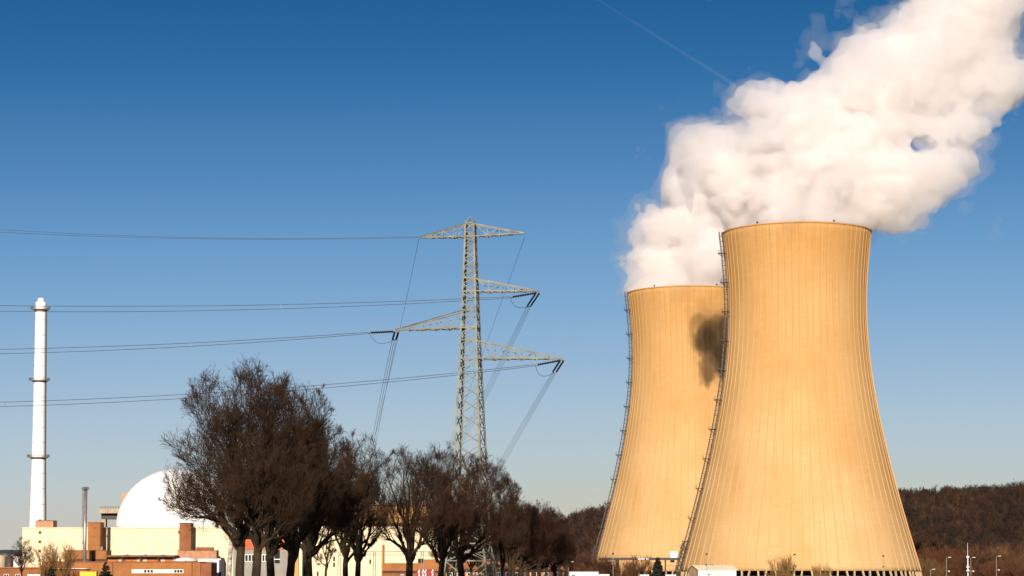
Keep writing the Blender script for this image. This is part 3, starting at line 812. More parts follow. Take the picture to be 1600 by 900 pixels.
# ------------------------------------------------------------------ pylon
PY_Y = 316.0; PY_X = X(734.5, PY_Y); PY_G = float(ground_z(0, PY_Y)); PROT = math.radians(-12)
KP = PY_Y / F
PM = mat('pylon_steel', (0.21, 0.20, 0.145), 0.65, 0.2, 0.8, metal=0.15)
pa = np.array((math.cos(PROT), math.sin(PROT), 0)); pb = np.array((-math.sin(PROT), math.cos(PROT), 0))
side_py = [350, 371, 512, 560, 715, 850, 877, 905]; side_px = [16, 17, 27, 30.5, 44, 55, 66, 74]
zt_ = np.array([Z(p, PY_Y) for p in side_py]); sd_ = np.array(side_px) * KP
def pside(z): return float(np.interp(z, zt_[::-1], sd_[::-1], left=sd_[-1] + 0.0)) if z >= zt_[-1] else sd_[-1] + (zt_[-1] - z) * 0.22
def pcorner(z, i, j): s = pside(z) / 2; return np.array((PY_X, PY_Y, z)) + pa * (i * s) + pb * (j * s)
pylon = thing('pylon', 'tall steel lattice pylon with four crossarms rising behind the bare trees', 'pylon', (PY_X, PY_Y, PY_G))
def member(name, a, b, w, n1, parent=None):
    return MB().angle(a, b, w, w * 0.18, n1).build(name, PM, pylon, parent=parent)
zpk = Z(348.5, PY_Y)
levels = [PY_G]
for i, j in ((-1,-1), (1,-1), (1,1), (-1,1)):
    stops = [PY_G] + [float(q) for q in zt_[::-1] if PY_G + 1 < q < zpk] + [zpk]
    leg = None; mb = MB()
    for q in range(len(stops) - 1):
        d = pa * -i
        A, B = pcorner(stops[q], i, j), pcorner(stops[q+1], i, j)
        # flanges point along both faces
        n1 = -pa * i; w = 0.30 if stops[q] < 40 else 0.24
        dd = (B - A) / np.linalg.norm(B - A)
        if np.cross(dd, n1).dot(-pb * j) < 0: n1 = -pb * j
        mb.angle(A, B, w, w * 0.16, n1)
    mb.build('leg', PM, pylon)
    apex = np.array((PY_X, PY_Y, Z(337.5, PY_Y)))
    member('peak_strut', pcorner(zpk, i, j), apex, 0.14, -pa * i)
# bracing on the four faces
lev = [PY_G]; z = Z(877, PY_Y)
lev.append(z); lev.append(Z(850, PY_Y))
z = lev[-1]
while True:
    z += max(pside(z) * 0.62, 1.0)
    if z > zpk - 0.8: break
    lev.append(z)
lev.append(zpk)
faces = [((-1,-1), (1,-1), -pb), ((1,-1), (1,1), pa), ((1,1), (-1,1), pb), ((-1,1), (-1,-1), -pa)]
arm_z = [Z(p, PY_Y) for p in (371, 350, 457, 436, 513.5, 486, 562, 533)]
for q in range(len(lev) - 1):
    z0, z1 = lev[q], lev[q+1]
    for c0, c1, nrm in faces:
        A, B, C, D = pcorner(z0, *c0), pcorner(z0, *c1), pcorner(z1, *c0), pcorner(z1, *c1)
        w = 0.10 if z0 > 25 else 0.14
        off = nrm * 0.02
        member('brace', A - off, D - off, w, np.cross(D - A, nrm))
        member('brace', B - off * 4, C - off * 4, w, np.cross(C - B, nrm))
        if q in (1, 2): member('brace', A, B, w, -nrm)
        if q in (0, 1):
            m1, m2 = (A + C) / 2, (B + D) / 2; mid = (A + B + C + D) / 4
            member('brace', m1, m2, w * .8, -nrm)
for zz in arm_z:
    for c0, c1, nrm in faces:
        member('brace', pcorner(zz, *c0), pcorner(zz, *c1), 0.16, -nrm)
def crossarm(sgn, tip_px, tip_py, yb, yt, npan):
    zb, zt = Z(yb, PY_Y), Z(yt, PY_Y); ztip = Z(tip_py, PY_Y)
    reach = abs((tip_px - 734.5 - (sgn * 0)) * KP) / math.cos(PROT)
    tip = np.array((PY_X, PY_Y, ztip)) + pa * sgn * reach
    # make the tip fall on the right pixel in spite of its own depth
    tip[0] += X(tip_px, tip[1]) - tip[0]
    root = MB()
    ch = {}
    for j in (-1, 1):
        for nm, zz in (('b', zb), ('t', zt)):
            A = pcorner(zz, sgn, j); T = tip + pb * j * 0.12 + np.array((0, 0, 0.0 if nm == 'b' else 0.18)); ch[nm, j] = (A, T)
    arm = MB().angle(*ch['b', -1], 0.17, 0.03, (0, 0, 1)).build('crossarm', PM, pylon)
    for k in (('b', 1), ('t', -1), ('t', 1)): MB().angle(*ch[k], 0.15, 0.03, (0, 0, -1 if k[0] == 't' else 1)).build('chord', PM, pylon, parent=arm)
    at = lambda k, t: ch[k][0] * (1 - t) + ch[k][1] * t
    ts = [q / npan for q in range(npan + 1)]
    for q in range(1, npan):
        t = ts[q]
        for j in (-1, 1): member('strut', at(('b', j), t), at(('t', j), t), .09, pa, arm)
        member('strut', at(('b', -1), t), at(('b', 1), t), .09, (0, 0, 1), arm)
    for q in range(npan - 1):
        t0, t1 = ts[q], ts[q+1]
        for j in (-1, 1):
            a, b = (('t', j), ('b', j)) if q % 2 == 0 else (('b', j), ('t', j))
            member('strut', at(a, t0), at(b, t1), .09, pb, arm)
        for h in (0, .5):
            ta, tb = t0 + (t1 - t0) * h, t0 + (t1 - t0) * (h + .5)
            s = 1 if h else -1
            member('strut', at(('b', -s), ta), at(('b', s), tb), .10, (0, 0, -1), arm)
    return tip
tipTL = crossarm(-1, 655, 369.5, 371, 350, 4)
tipTR = crossarm(1, 820, 368, 371, 350, 4)
tipA2 = crossarm(1, 841, 458.5, 457, 436, 5)
tipA3 = crossarm(-1, 616, 514, 513.5, 486, 5)
tipA4 = crossarm(1, 879, 564, 562, 533, 6)

WIREM = mat('conductor', (0.10, 0.10, 0.105), 0.5, 0.1, 1.0, metal=.5)
INSM = mat('insulator_glaze', (0.030, 0.022, 0.02), 0.3, 0.15, 2.0)
def insulator(a, b, lab, group='insulator strings on the pylon'):
    a, b = np.array(a, float), np.array(b, float)
    d = b - a; L = np.linalg.norm(d); d /= L
    root = thing('insulator_string', lab, 'insulator', a, group)
    up = np.array((0, 0, 1.0)); s = np.cross(d, up); s /= np.linalg.norm(s)
    for q in (-1, 1):
        o = s * .26 * q; pts, rad = [], []
        n = 20
        for k in range(n + 1):
            p = a + o + d * (L * (.06 + .88 * k / n)); pts.append(p); rad.append(.15 if k % 2 else .075)
        MB().tube(pts, rad, 8).build('insulator', INSM, root)
    MB().bar(a - s * .35, a + s * .35, .1).build('yoke', GALV, root); MB().bar(b - s * .35, b + s * .35, .1).build('yoke', GALV, root)
    for q in (-1, 1): MB().bar(a + s*.26*q, a + s*.26*q + d*L*.07, .07).build('link', GALV, root); MB().bar(b + s*.26*q, b + s*.26*q - d*L*.07, .07).build('link', GALV, root)
def Pd(px, py, Y): return P(px, py, Y)
def cable(name, lab, lines, rad, cat='power line', group='overhead lines', spacers=()):
    """lines: list of (points) in pixels with depth; each is a conductor through those points"""
    root = None
    first = np.array(lines[0][0] if len(lines[0][0]) == 3 and lines[0][0][1] < -1e8 else P(*lines[0][0]))
    root = thing(name, lab, cat, first, group)
    curves = []
    for ln in lines:
        p = np.array(ln, float)
        t = np.cumsum(np.r_[0, np.hypot(np.diff(p[:, 0]), np.diff(p[:, 1]))]); t /= t[-1]
        tt = np.linspace(0, 1, 26)
        deg = min(2, len(p) - 1)
        if len(p) <= 2: xy = np.stack([np.interp(tt, t, p[:, k]) for k in range(3)], -1)
        else:
            w = np.ones(len(t)); w[0] = w[-1] = 30
            xy = np.stack([np.polyval(np.polyfit(t, p[:, k], deg, w=w), tt) for k in range(3)], -1)
        c = [P(*q) for q in xy]; curves.append(c)
        MB().tube(c, rad, 5).build('conductor', WIREM, root)
    for s in spacers:
        k = int(s * 25); MB().bar(curves[0][k], curves[-1][k], .09).build('spacer', GALV, root); 
    return root
# spans to the left, in front of the plant
YL = 345.0
cable('power_line', 'pair of thin earth wires running left from the top crossarm', [[(655, 369.5, PY_Y + 1.6), (400, 372.5, 325), (240, 370, 332), (0, 358, YL), (-200, 343, 352)], [(655, 371, PY_Y + 1.6), (400, 374.5, 325), (240, 371.5, 332), (0, 362.5, YL), (-200, 350, 352)]], .030)
i2 = (798, 463.5, PY_Y - 2.5)
cable('power_line', 'paired conductors running left from the upper right crossarm past the white stack top', [[i2, (560, 472.5, 322), (300, 478.5, 330), (0, 477, YL), (-200, 473, 352)], [(800, 465.5, PY_Y - 2.5), (560, 480, 322), (300, 485.5, 330), (0, 484.5, YL), (-200, 482, 352)]], .042, spacers=(.36,))
cable('power_line', 'paired conductors running left from the left crossarm across the white stack', [[(576, 519, PY_Y + 3), (400, 531, 325), (240, 538.5, 332), (0, 545.5, YL), (-200, 548, 352)], [(578, 521, PY_Y + 3), (400, 537, 325), (240, 544, 332), (0, 551, YL), (-200, 555, 352)]], .042, spacers=(.36,))
cable('power_line', 'lowest paired conductors running left from the lower right crossarm over the tree tops', [[(836, 569.5, PY_Y - 3), (700, 583, 320), (480, 604, 326), (240, 619, 334), (0, 628, YL), (-200, 632, 352)], [(838, 571.5, PY_Y - 3), (700, 589, 320), (480, 609, 326), (240, 625, 334), (0, 634, YL), (-200, 639, 352)]], .042, spacers=(.83,))
insulator(tipA2 + (0, 0, -.15), P(798, 464.5, PY_Y - 2.5), 'dark insulator pair slanting left below the upper right crossarm tip')
insulator(tipA3 + (0, 0, -.1), P(577, 520, PY_Y + 3), 'dark insulator pair running out left from the left crossarm tip')
insulator(tipA4 + (0, 0, -.15), P(837, 570.5, PY_Y - 3), 'dark insulator pair slanting left below the lower right crossarm tip')
e2, e3, e4 = P(826, 479, PY_Y + 4), P(616, 531, PY_Y + 5), P(866, 582, PY_Y + 4)
insulator(tipA2 + (0, 0, -.15), e2, 'dark insulator pair hanging from the upper right crossarm tip')
insulator(tipA3 + (.2, 0, -.15), e3, 'dark insulator pair hanging from the left crossarm tip')
insulator(tipA4 + (0, 0, -.15), e4, 'dark insulator pair hanging from the lower right crossarm tip')
for nm, a, b, m_ in (('upper right', (798, 464.5, PY_Y - 2.5), (826, 479, PY_Y + 4), (806, 479, PY_Y)), ('left', (577, 520, PY_Y + 3), (616, 531, PY_Y + 5), (592, 536, PY_Y + 4)), ('lower right', (837, 570.5, PY_Y - 3), (866, 582, PY_Y + 4), (846, 587, PY_Y))):
    A, B, M = P(*a), P(*b), P(*m_)
    pts = [A * (1-t)**2 + 2*t*(1-t) * (2*M - (A + B)/2) + B * t*t for t in np.linspace(0, 1, 14)]
    tag(MB().tube(pts, .03, 5).build('jumper_loop', WIREM), 'slack jumper wire looping under the %s crossarm tip' % nm, 'jumper wire', 'jumper loops')
# spans away from the camera, down to a gantry hidden behind the trees
YG = 640.0
def fan(lab, start, ys, end, sp0, sp1, n, rad, mid=None):
    lines = []
    for q in range(n):
        o = q - (n - 1) / 2
        a = (start[0] + o * sp0, start[1], ys); b = (end[0] + o * sp1, end[1], YG)
        m_ = mid or ((a[0] + b[0]) / 2 - 3, (a[1] + b[1]) / 2 + 6)
        lines.append([a, (m_[0] + o * (sp0 * .4 + sp1 * .6), m_[1], 450.0), b])
    cable('power_line', lab, lines, rad, group='lines down to the switchyard')
fan('wires dropping from the upper right crossarm behind the pylon', (826, 479), PY_Y + 4, (622, 862), 2.2, 3.2, 4, .026, (768, 598))
fan('wires dropping from the left crossarm towards the trees', (616, 531), PY_Y + 5, (556, 862), 3.2, 3.4, 3, .034, (590, 660))
fan('wires dropping from the lower right crossarm to the right-hand trees', (866, 582), PY_Y + 4, (706, 862), 2.2, 3.2, 4, .026, (803, 690))
fan('single earth wire dropping from the top left crossarm tip', (655, 371), PY_Y + 2, (540, 862), 0, 0, 1, .030, (610, 580))
fan('single earth wire dropping from the top right crossarm tip behind the pylon', (820, 370), PY_Y - 2, (640, 862), 0, 0, 1, .026, (737, 600))
def gantry():
    Y = YG; root = thing('switchyard_gantry', 'steel portal gantry behind the trees where the wires come down', 'gantry', base(620, Y))
    zb = Z(862, Y)
    for px in (530, 585, 660, 722):
        x = X(px, Y)
        for s in (-.4, .4): MB().bar((x + s * 1.6, Y, -.2), (x + s * .6, Y, zb), .22).build('post', GALV, root)
    for dz in (0, -1.0): MB().box(X(528, Y), X(724, Y), Y - .12, Y + .12, zb + dz - .1, zb + dz + .1).build('beam', GALV, root)
    for px in np.arange(530, 722, 6.0): MB().bar((X(px, Y), Y, zb - .9), (X(px + 3, Y), Y, zb - .1), .1).build('brace', GALV, root)
gantry()

# ------------------------------------------------------------------ trees
def grow(rng, p0, d0, L, r0, r1, k, wander, trop):
    n = len(p0); pts = np.zeros((n, k + 1, 3)); pts[:, 0] = p0; d = d0.copy()
    for i in range(k):
        pts[:, i + 1] = pts[:, i] + d * (L / k)[:, None]
        d = d + rng.normal(0, wander, (n, 3)); d[:, 2] += trop
        d /= np.linalg.norm(d, axis=1)[:, None]
    t = np.linspace(0, 1, k + 1)[None]
    return pts, r0[:, None] * (1 - t) + r1[:, None] * t
def tubes(pts, rad, S, tip=False):
    n, k, _ = pts.shape
    d = np.gradient(pts, axis=1); d /= np.linalg.norm(d, axis=2)[..., None] + 1e-9
    ref = np.where(np.abs(d[..., 2:3]) < 0.8, np.array((0, 0, 1.0)), np.array((1.0, 0, 0)))
    u = np.cross(d, ref); u /= np.linalg.norm(u, axis=2)[..., None] + 1e-9; w = np.cross(u, d)
    a = np.linspace(0, 2 * math.pi, S, endpoint=False)
    V = pts[:, :, None] + rad[:, :, None, None] * (u[:, :, None] * np.cos(a)[None, None, :, None] + w[:, :, None] * np.sin(a)[None, None, :, None])
    idx = np.arange(n * k * S).reshape(n, k, S)
    A = idx[:, :-1]; B = np.roll(idx, -1, 2)[:, :-1]; C = np.roll(idx, -1, 2)[:, 1:]; D = idx[:, 1:]
    return V.reshape(-1, 3), np.stack([A, B, C, D], -1).reshape(-1, 4)
def cones(p0, p1, r):
    n = len(p0); d = p1 - p0; d /= np.linalg.norm(d, axis=1)[:, None] + 1e-9
    ref = np.where(np.abs(d[:, 2:3]) < 0.8, np.array((0, 0, 1.0)), np.array((1.0, 0, 0)))
    u = np.cross(d, ref); u /= np.linalg.norm(u, axis=1)[:, None] + 1e-9; w = np.cross(u, d)
    V = np.stack([p0 + u * r[:, None], p0 - u * (r * .5)[:, None] + w * (r * .87)[:, None], p0 - u * (r * .5)[:, None] - w * (r * .87)[:, None], p1], 1)
    i = np.arange(n)[:, None] * 4
    T = np.concatenate([i + np.array((0, 1, 3)), i + np.array((1, 2, 3)), i + np.array((2, 0, 3))])
    return V.reshape(-1, 3), T
def children(rng, pts, rad, n, t0, t1, a0, a1):
    N, k, _ = pts.shape
    par = np.repeat(np.arange(N), n); t = (t0 + (t1 - t0) * rng.uniform(0, 1, N * n) ** .75) * (k - 1)
    i = np.minimum(t.astype(int), k - 2); f = (t - i)[:, None]
    p = pts[par, i] * (1 - f) + pts[par, i + 1] * f
    d = pts[par, i + 1] - pts[par, i]; d /= np.linalg.norm(d, axis=1)[:, None] + 1e-9
    r = rad[par, i] * (1 - f[:, 0]) + rad[par, i + 1] * f[:, 0]
    q = rng.normal(0, 1, (N * n, 3)); q -= d * (q * d).sum(1)[:, None]; q /= np.linalg.norm(q, axis=1)[:, None] + 1e-9
    a = rng.uniform(a0, a1, N * n)[:, None]
    return p, d * np.cos(a) + q * np.sin(a), r, t / (k - 1)
def exit_dist(p, d, c, R, ph=(0, 0, 0)):
    """distance to the crown's lumpy egg-shaped outline: R = (rx, ry, rz up, rz down)"""
    rz = np.where((p - c)[:, 2] + d[:, 2] > 0, R[2], R[3])
    a = np.arctan2((p - c)[:, 1], (p - c)[:, 0]); z = (p - c)[:, 2] / R[2]
    lump = 1 + .08 * np.sin(3 * a + ph[0] + 2.5 * z) + .08 * np.sin(5 * a + ph[1] - 5 * z) + .08 * np.sin(7 * z + ph[2] + 2 * a)
    RR = np.stack([np.full(len(p), R[0]), np.full(len(p), R[1]), rz], -1) * lump[:, None]
    q = (p - c) / RR; e = d / RR
    A = (e * e).sum(1); B = (q * e).sum(1); Cc = (q * q).sum(1) - 1
    disc = np.maximum(B * B - A * Cc, 0)
    return np.where(Cc < 0, (-B + np.sqrt(disc)) / A, 0.0)
class Acc:
    def __init__(s): s.V = []; s.Q = []; s.T = []; s.n = 0
    def q(s, V, Q): s.V.append(V); s.Q.append(Q + s.n); s.n += len(V)
    def t(s, V, T): s.V.append(V); s.T.append(T + s.n); s.n += len(V)
    def mesh(s, name, m):
        return np_mesh(name, np.concatenate(s.V), np.concatenate(s.Q) if s.Q else [], np.concatenate(s.T) if s.T else [], m, False)
BARK = mat('bark', (0.050, 0.030, 0.013), 0.95, col2=(0.012, 0.008, 0.005), scale=1.2, bump=.6, bscale=6)
TWIG = mat('twig_brown', (0.046, 0.021, 0.007), 0.9, col2=(0.020, 0.009, 0.003), scale=0.6)
TWIGR = mat('twig_red', (0.052, 0.019, 0.007), 0.9, col2=(0.024, 0.010, 0.004), scale=0.6)
TWIGY = mat('twig_straw', (0.30, 0.17, 0.05), 0.9, col2=(0.15, 0.08, 0.03), scale=0.8)
BIRCH = mat('birch_bark', (0.62, 0.56, 0.48), 0.8, col2=(0.05, 0.04, 0.03), scale=2.2)
def tree_mesh(seed, stems, H, fork, r_tr, c, R, nl, n2, n3, n4, n5, tw, trop=.10, lean=0.0, tr_mat=None, tw_mat=None, r4=.010):
    """a bare tree at the origin: stems = list of (dx, lean angle); crown ellipsoid centre c, radii R"""
    rng = np.random.default_rng(seed); c = np.array(c, float); R = np.array(R, float)
    tk, cr = Acc(), Acc()
    L1p, L1r = [], []
    for sx, la in stems:
        d0 = np.array([[math.sin(la), rng.normal(0, .05), math.cos(la)]])
        hgt = fork
        p, r = grow(rng, np.array([[sx, 0, -.3]]), d0, np.array([hgt + .3]), np.array([r_tr]), np.array([r_tr * .72]), 6, .03, .01)
        r[:, 0] *= 1.35; r[:, 1] *= 1.05
        tk.q(*tubes(p, r, 10))
        top = p[0, -1]
        # main limbs rise from the fork towards points spread through the crown
        n = nl
        th = rng.uniform(0, 2 * math.pi) + np.arange(n) * 2.399
        u_ = np.linspace(0, 1, n); ev = .97 - 1.55 * u_ ** 1.3 + rng.normal(0, .05, n)
        ch = np.sqrt(np.maximum(1 - ev ** 2, 0.02)); rr_ = rng.uniform(.72, .92, n)
        tgt = c + np.stack([R[0] * np.cos(th) * ch * rr_, R[1] * np.sin(th) * ch * rr_, np.where(ev > 0, R[2], R[3]) * ev * rr_], -1); ph = ch
        st = np.repeat(top[None], n, 0) - np.array([[0, 0, 1.0]]) * rng.uniform(0, .22, (n, 1)) * hgt * (ph[:, None])
        st[:, 0] += (sx * 0)
        d = tgt - st; L = np.linalg.norm(d, axis=1) * 1.04; d /= L[:, None]
        d[:, 2] += .45 * np.clip(ev + .45, .05, 1); d /= np.linalg.norm(d, axis=1)[:, None]
        k = 9; pts = np.zeros((n, k + 1, 3)); tt = np.linspace(0, 1, k + 1)
        ctrl = st + d * (L * .45)[:, None]
        for i, t in enumerate(tt): pts[:, i] = st * (1-t)**2 + 2*t*(1-t) * ctrl + tgt * t*t
        pts[:, 1:-1] += rng.normal(0, .012, (n, k - 1, 3)) * L[:, None, None]
        r0 = r_tr * rng.uniform(.34, .52, n); rad = r0[:, None] * (1 - tt[None]) ** .9 + .018
        tk.q(*tubes(pts, rad, 7))
        L1p.append(pts); L1r.append(rad)
    P1, R1 = np.concatenate(L1p), np.concatenate(L1r)
    def level(Pp, Rp, n, t0, t1, a0, a1, Lmax, k, S, ratio, rmin, wander, tropx, to):
        p, d, r, t = children(rng, Pp, Rp, n, t0, t1, a0, a1)
        d[:, 2] += tropx * 2; d /= np.linalg.norm(d, axis=1)[:, None]
        ex = exit_dist(p, d, c, R, lph)
        L = np.minimum(Lmax * rng.uniform(.55, 1.1, len(p)), ex * rng.uniform(.72, 1.12, len(p)) + Lmax * .12)
        r0 = np.maximum(r * ratio, rmin)
        pts, rad = grow(rng, p, d, L, r0, np.full(len(p), rmin * .8), k, wander, tropx)
        to.q(*tubes(pts, rad, S))
        return pts, rad
    s = min(R[0], (R[2] + R[3]) / 2); lph = rng.uniform(0, 6.28, 3)
    P2, R2 = level(P1, R1, n2, .30, 1.0, .40, .95, s * .70, 6, 5, .55, .016, .10, trop, cr)
    P3, R3 = level(P2, R2, n3, .10, 1.0, .45, 1.0, s * .34, 4, 4, .55, .011, .13, trop, cr)
    P4, R4 = level(P3, R3, n4, .10, 1.0, .4, 1.0, s * .17, 2, 3, .6, r4, .16, trop, cr)
    p, d, r, t = children(rng, P4, R4, n5, .15, 1.0, .35, .95)
    d[:, 2] += trop; d /= np.linalg.norm(d, axis=1)[:, None]
    cr.t(*cones(p, p + d * (tw * rng.uniform(.5, 1.1, len(p)))[:, None], np.full(len(p), r4 * .9)))
    return tk.mesh('trunk', tr_mat or BARK), cr.mesh('crown', tw_mat or TWIG)
def place_tree(name, label, cat, meshes, loc, group, rz=0.0, sc=1.0):
    o = thing(name, label, cat, loc, group); o.rotation_euler = (0, 0, rz); o.scale = (sc, sc, sc)
    link('trunk', meshes[0], o); link('crown', meshes[1], o)
    return o
TREEG = 'bare trees in the row along the bank'
def row_tree(name, label, seed, px, Y, x0, x1, ytop, ybot, yfork, trw, stems=None, nl=9, n=(13, 12, 9, 3), tw=.35, twm=None, trm=None, group=TREEG, rdep=None, trop=.10, low=.36):
    """tree whose crown spans pixels x0..x1, ytop..ybot at depth Y"""
    g = float(ground_z(0, Y)); k = Y / F; bx = X(px, Y)
    zt, zb = Z(ytop, Y), Z(ybot, Y)
    zc = zb + (zt - zb) * low
    c = ((X(x0, Y) + X(x1, Y)) / 2 - bx, 0, zc - g); R = ((x1 - x0) / 2 * k, rdep or (x1 - x0) / 2 * k * .9, zt - zc, zc - zb)
    ms = tree_mesh(seed, stems or [(0, 0)], zt - g, Z(yfork, Y) - g, trw / 2 * k, c, R, nl, *n, tw, tr_mat=trm, tw_mat=twm, trop=trop, r4=max(.009, .065 * k))
    return place_tree(name, label, 'tree', ms, (bx, Y, g), group)
B = 'bare_tree'
row_tree(B, 'largest bare tree, spreading dark crown in front of the white dome', 11, 384, 155, 262, 494, 570, 850, 842, 17, [(-.42, -.03), (.48, .05)], 12, (10, 10, 7, 3), .36, low=.27)
row_tree(B, 'dense bare tree behind the right half of the largest tree', 12, 437, 178, 372, 536, 588, 860, 862, 16, [(-.5, -.10), (.55, .05)], 11, (10, 9, 8, 3), .36)
row_tree(B, 'bare tree with thick low forked trunk right of the largest tree', 13, 483, 200, 430, 572, 655, 866, 862, 19, [(0, 0)], 17, (10, 10, 8, 3), .36)
row_tree(B, 'bare tree with twin trunks between two thicker trunks, crown near the middle', 14, 550, 226, 490, 618, 686, 866, 868, 11, [(-.36, -.06), (.36, .06)], 10, (9, 9, 8, 3), .36)
row_tree(B, 'open bare tree with V-shaped fork left of the pylon', 15, 640, 242, 576, 706, 692, 862, 866, 14, [(0, 0)], 14, (8, 9, 7, 3), .36)
row_tree(B, 'bare tree just left of the pylon legs, dark trunk', 16, 686, 262, 634, 746, 696, 868, 868, 12, [(0, .03)], 16, (10, 9, 8, 3), .38, TWIGR)
row_tree(B, 'bare tree standing in front of the pylon legs', 17, 722, 285, 684, 804, 708, 874, 872, 14, [(0, 0)], 16, (10, 9, 8, 3), .38, TWIGR)
row_tree(B, 'bare tree right of the pylon with its twigs past the right leg', 18, 790, 335, 746, 826, 738, 884, 880, 8, [(-.3, -.05), (.3, .08)], 9, (11, 10, 8, 3), .4)
row_tree(B, 'rounded reddish bare tree right of the pylon', 19, 808, 400, 770, 856, 784, 890, 886, 9, [(-.4, -.10), (.4, .10)], 10, (11, 10, 8, 3), .5, TWIGR)
row_tree(B, 'last rounded reddish bare tree of the row with pale forked trunk', 20, 833, 440, 798, 896, 790, 892, 890, 9, [(-.8, -.12), (.1, 0), (1.0, .12)], 8, (11, 10, 8, 3), .5, TWIGR)
row_tree(B, 'small dark bare tree at the right end of the row', 21, 866, 470, 832, 894, 808, 896, 892, 6, [(0, 0)], 11, (11, 10, 8, 3), .5, TWIGR)
row_tree('birch_tree', 'slim birch with white trunk beside the largest bare tree', 22, 357, 205, 330, 384, 700, 850, 815, 9, [(0, .04)], 8, (9, 8, 7, 3), .3, None, BIRCH)
row_tree(B, 'thin young bare tree between the thick trunks left of the middle', 23, 508, 240, 490, 530, 800, 890, 880, 5, [(0, 0)], 6, (7, 6, 5, 3), .3)
for q_, (px_, Y_, hw, yt_) in enumerate(((706, 505, 34, 802), (742, 515, 34, 796), (778, 510, 30, 806), (846, 515, 28, 818), (880, 518, 22, 832))):
    row_tree(B, ('dark bushy tree behind the left pylon leg', 'dark bushy tree seen between the pylon legs', 'dark bushy tree behind the right pylon leg', 'dark bushy tree behind the last rounded reddish tree', 'low dark bushy tree nearest the white cabin')[q_], 70 + q_, px_, Y_, px_ - hw, px_ + hw, yt_, 884, 884, 5, [(-.5, -.1), (.5, .1)], 9, (10, 9, 7, 3), .6, TWIG, None, 'dark trees behind the pylon')

# shrubs: a few shapes shared by many
def shrub_meshes(seed, twm, w, h, dens=1.0, wire=.03, trm=None):
    rng = np.random.default_rng(seed); tk, cr = Acc(), Acc()
    n = 14
    a = rng.uniform(0, 2*math.pi, n); e = rng.uniform(.05, .6, n)
    d = np.stack([np.sin(e)*np.cos(a), np.sin(e)*np.sin(a), np.cos(e)], -1)
    p, r = grow(rng, np.stack([np.cos(a)*.15*w, np.sin(a)*.15*w, np.full(n, -.1)], -1), d, h * rng.uniform(.6, .95, n), np.full(n, wire * 2.2), np.full(n, wire), 6, .08, .03)
    tk.q(*tubes(p, r, 5))
    def lv(p, r, n, L, k, S, rm):
        q, d, rr, t = children(rng, p, r, n, .2, 1, .3, .85); d[:, 2] += .25; d /= np.linalg.norm(d, axis=1)[:, None]
        p2, r2 = grow(rng, q, d, L * rng.uniform(.5, 1.1, len(q)), np.maximum(rr * .6, rm), np.full(len(q), rm), k, .12, .05)
        cr.q(*tubes(p2, r2, S)); return p2, r2
    p, r = lv(p, r, 9, h * .36, 3, 3, wire * .7)
    p, r = lv(p, r, int(8 * dens), h * .2, 2, 3, wire * .6)
    q, d, rr, t = children(rng, p, r, 4, .2, 1, .3, .8); d[:, 2] += .2; d /= np.linalg.norm(d, axis=1)[:, None]
    cr.t(*cones(q, q + d * (h * .13 * rng.uniform(.5, 1.1, len(q)))[:, None], np.full(len(q), wire * .5)))
    return tk.mesh('stem', trm or twm), cr.mesh('twigs', twm)
def place_shrub(label, meshes, loc, group, sc=1.0, rz=0.0, name='shrub', sx=1.0):
    o = thing(name, label, 'shrub', loc, group); o.rotation_euler = (0, 0, rz); o.scale = (sc * sx, sc * sx, sc)
    link('stem', meshes[0], o); link('twigs', meshes[1], o); return o
SH_STRAW = shrub_meshes(31, TWIGY, 9, 13, 1.0, .06); SH_RED = [shrub_meshes(40 + q, m_, 12, 14, 1.2, .07) for q, m_ in enumerate((TWIGR, mat('twig_rust', (.14, .055, .02), .9, col2=(.06, .025, .01), scale=.5), mat('twig_ochre', (.20, .11, .04), .9, col2=(.09, .05, .02), scale=.5)))]
def sh(label, ms, px, ytop, Y, group, rz=0.0, sx=1.0, h=13.0):
    g = float(ground_z(0, Y)); return place_shrub(label, ms, (X(px, Y), Y, g), group, (Z(ytop, Y) - g) / (h * 1.05), rz, sx=sx)
sh('straw coloured bare bush in front of the cream hall left of the flue', SH_STRAW, 82, 853, 830, 'bare bushes by the plant', .4, .7)
sh('straw coloured upright bush before the front tower base', SH_STRAW, 1225, 872, 780, 'bare bushes by the plant', 1.3, .62)
sh('small straw coloured bush right of the larger one at the front tower base', SH_STRAW, 1284, 884, 785, 'bare bushes by the plant', 2.2, .5)
sh('brown bare bush under the pipe bridge left of its post', SH_RED[0], 944, 876, 820, 'bare bushes by the plant', .3, .8, 14)
sh('brown bare bush under the pipe bridge right of its post', SH_RED[1], 984, 876, 820, 'bare bushes by the plant', 1.9, .9, 14)
row_tree('bare_tree', 'small bare tree at the left end of the cream hall', 24, 34, 780, 16, 56, 842, 892, 889, 3, [(0, 0)], 9, (8, 7, 5, 3), .9, None, None, 'bare trees by the plant')
rs = random.Random(5)
q = 0
for row, (Y, yt) in enumerate(((1240, 861), (1150, 868), (1060, 877), (960, 884))):
    for px in np.arange(1425 + row * 7, 1640, 21):
        pxx = px + rs.uniform(-6, 6); yy = yt + rs.uniform(-5, 5)
        lo = 1436 + (0 if row < 2 else 12)
        if pxx < lo: pxx = lo + rs.uniform(0, 8)
        sh('reddish bare shrub in the thicket below the wooded hill', SH_RED[rs.choice((0, 1, 1, 2))], pxx, yy, Y + rs.uniform(-20, 20), 'thicket below the wooded hill', rs.uniform(0, 6), rs.uniform(.8, 1.1), 14)
for px, yt, Y in ((893, 872, 900), (906, 868, 930), (920, 872, 900), (934, 878, 900), (902, 884, 800), (918, 886, 800)):
    sh('dark bare shrub below the small wooded slope beside the rear tower', SH_RED[rs.choice((0, 1))], px, yt, Y, 'thicket beside the rear tower', rs.uniform(0, 6), .9, 14)

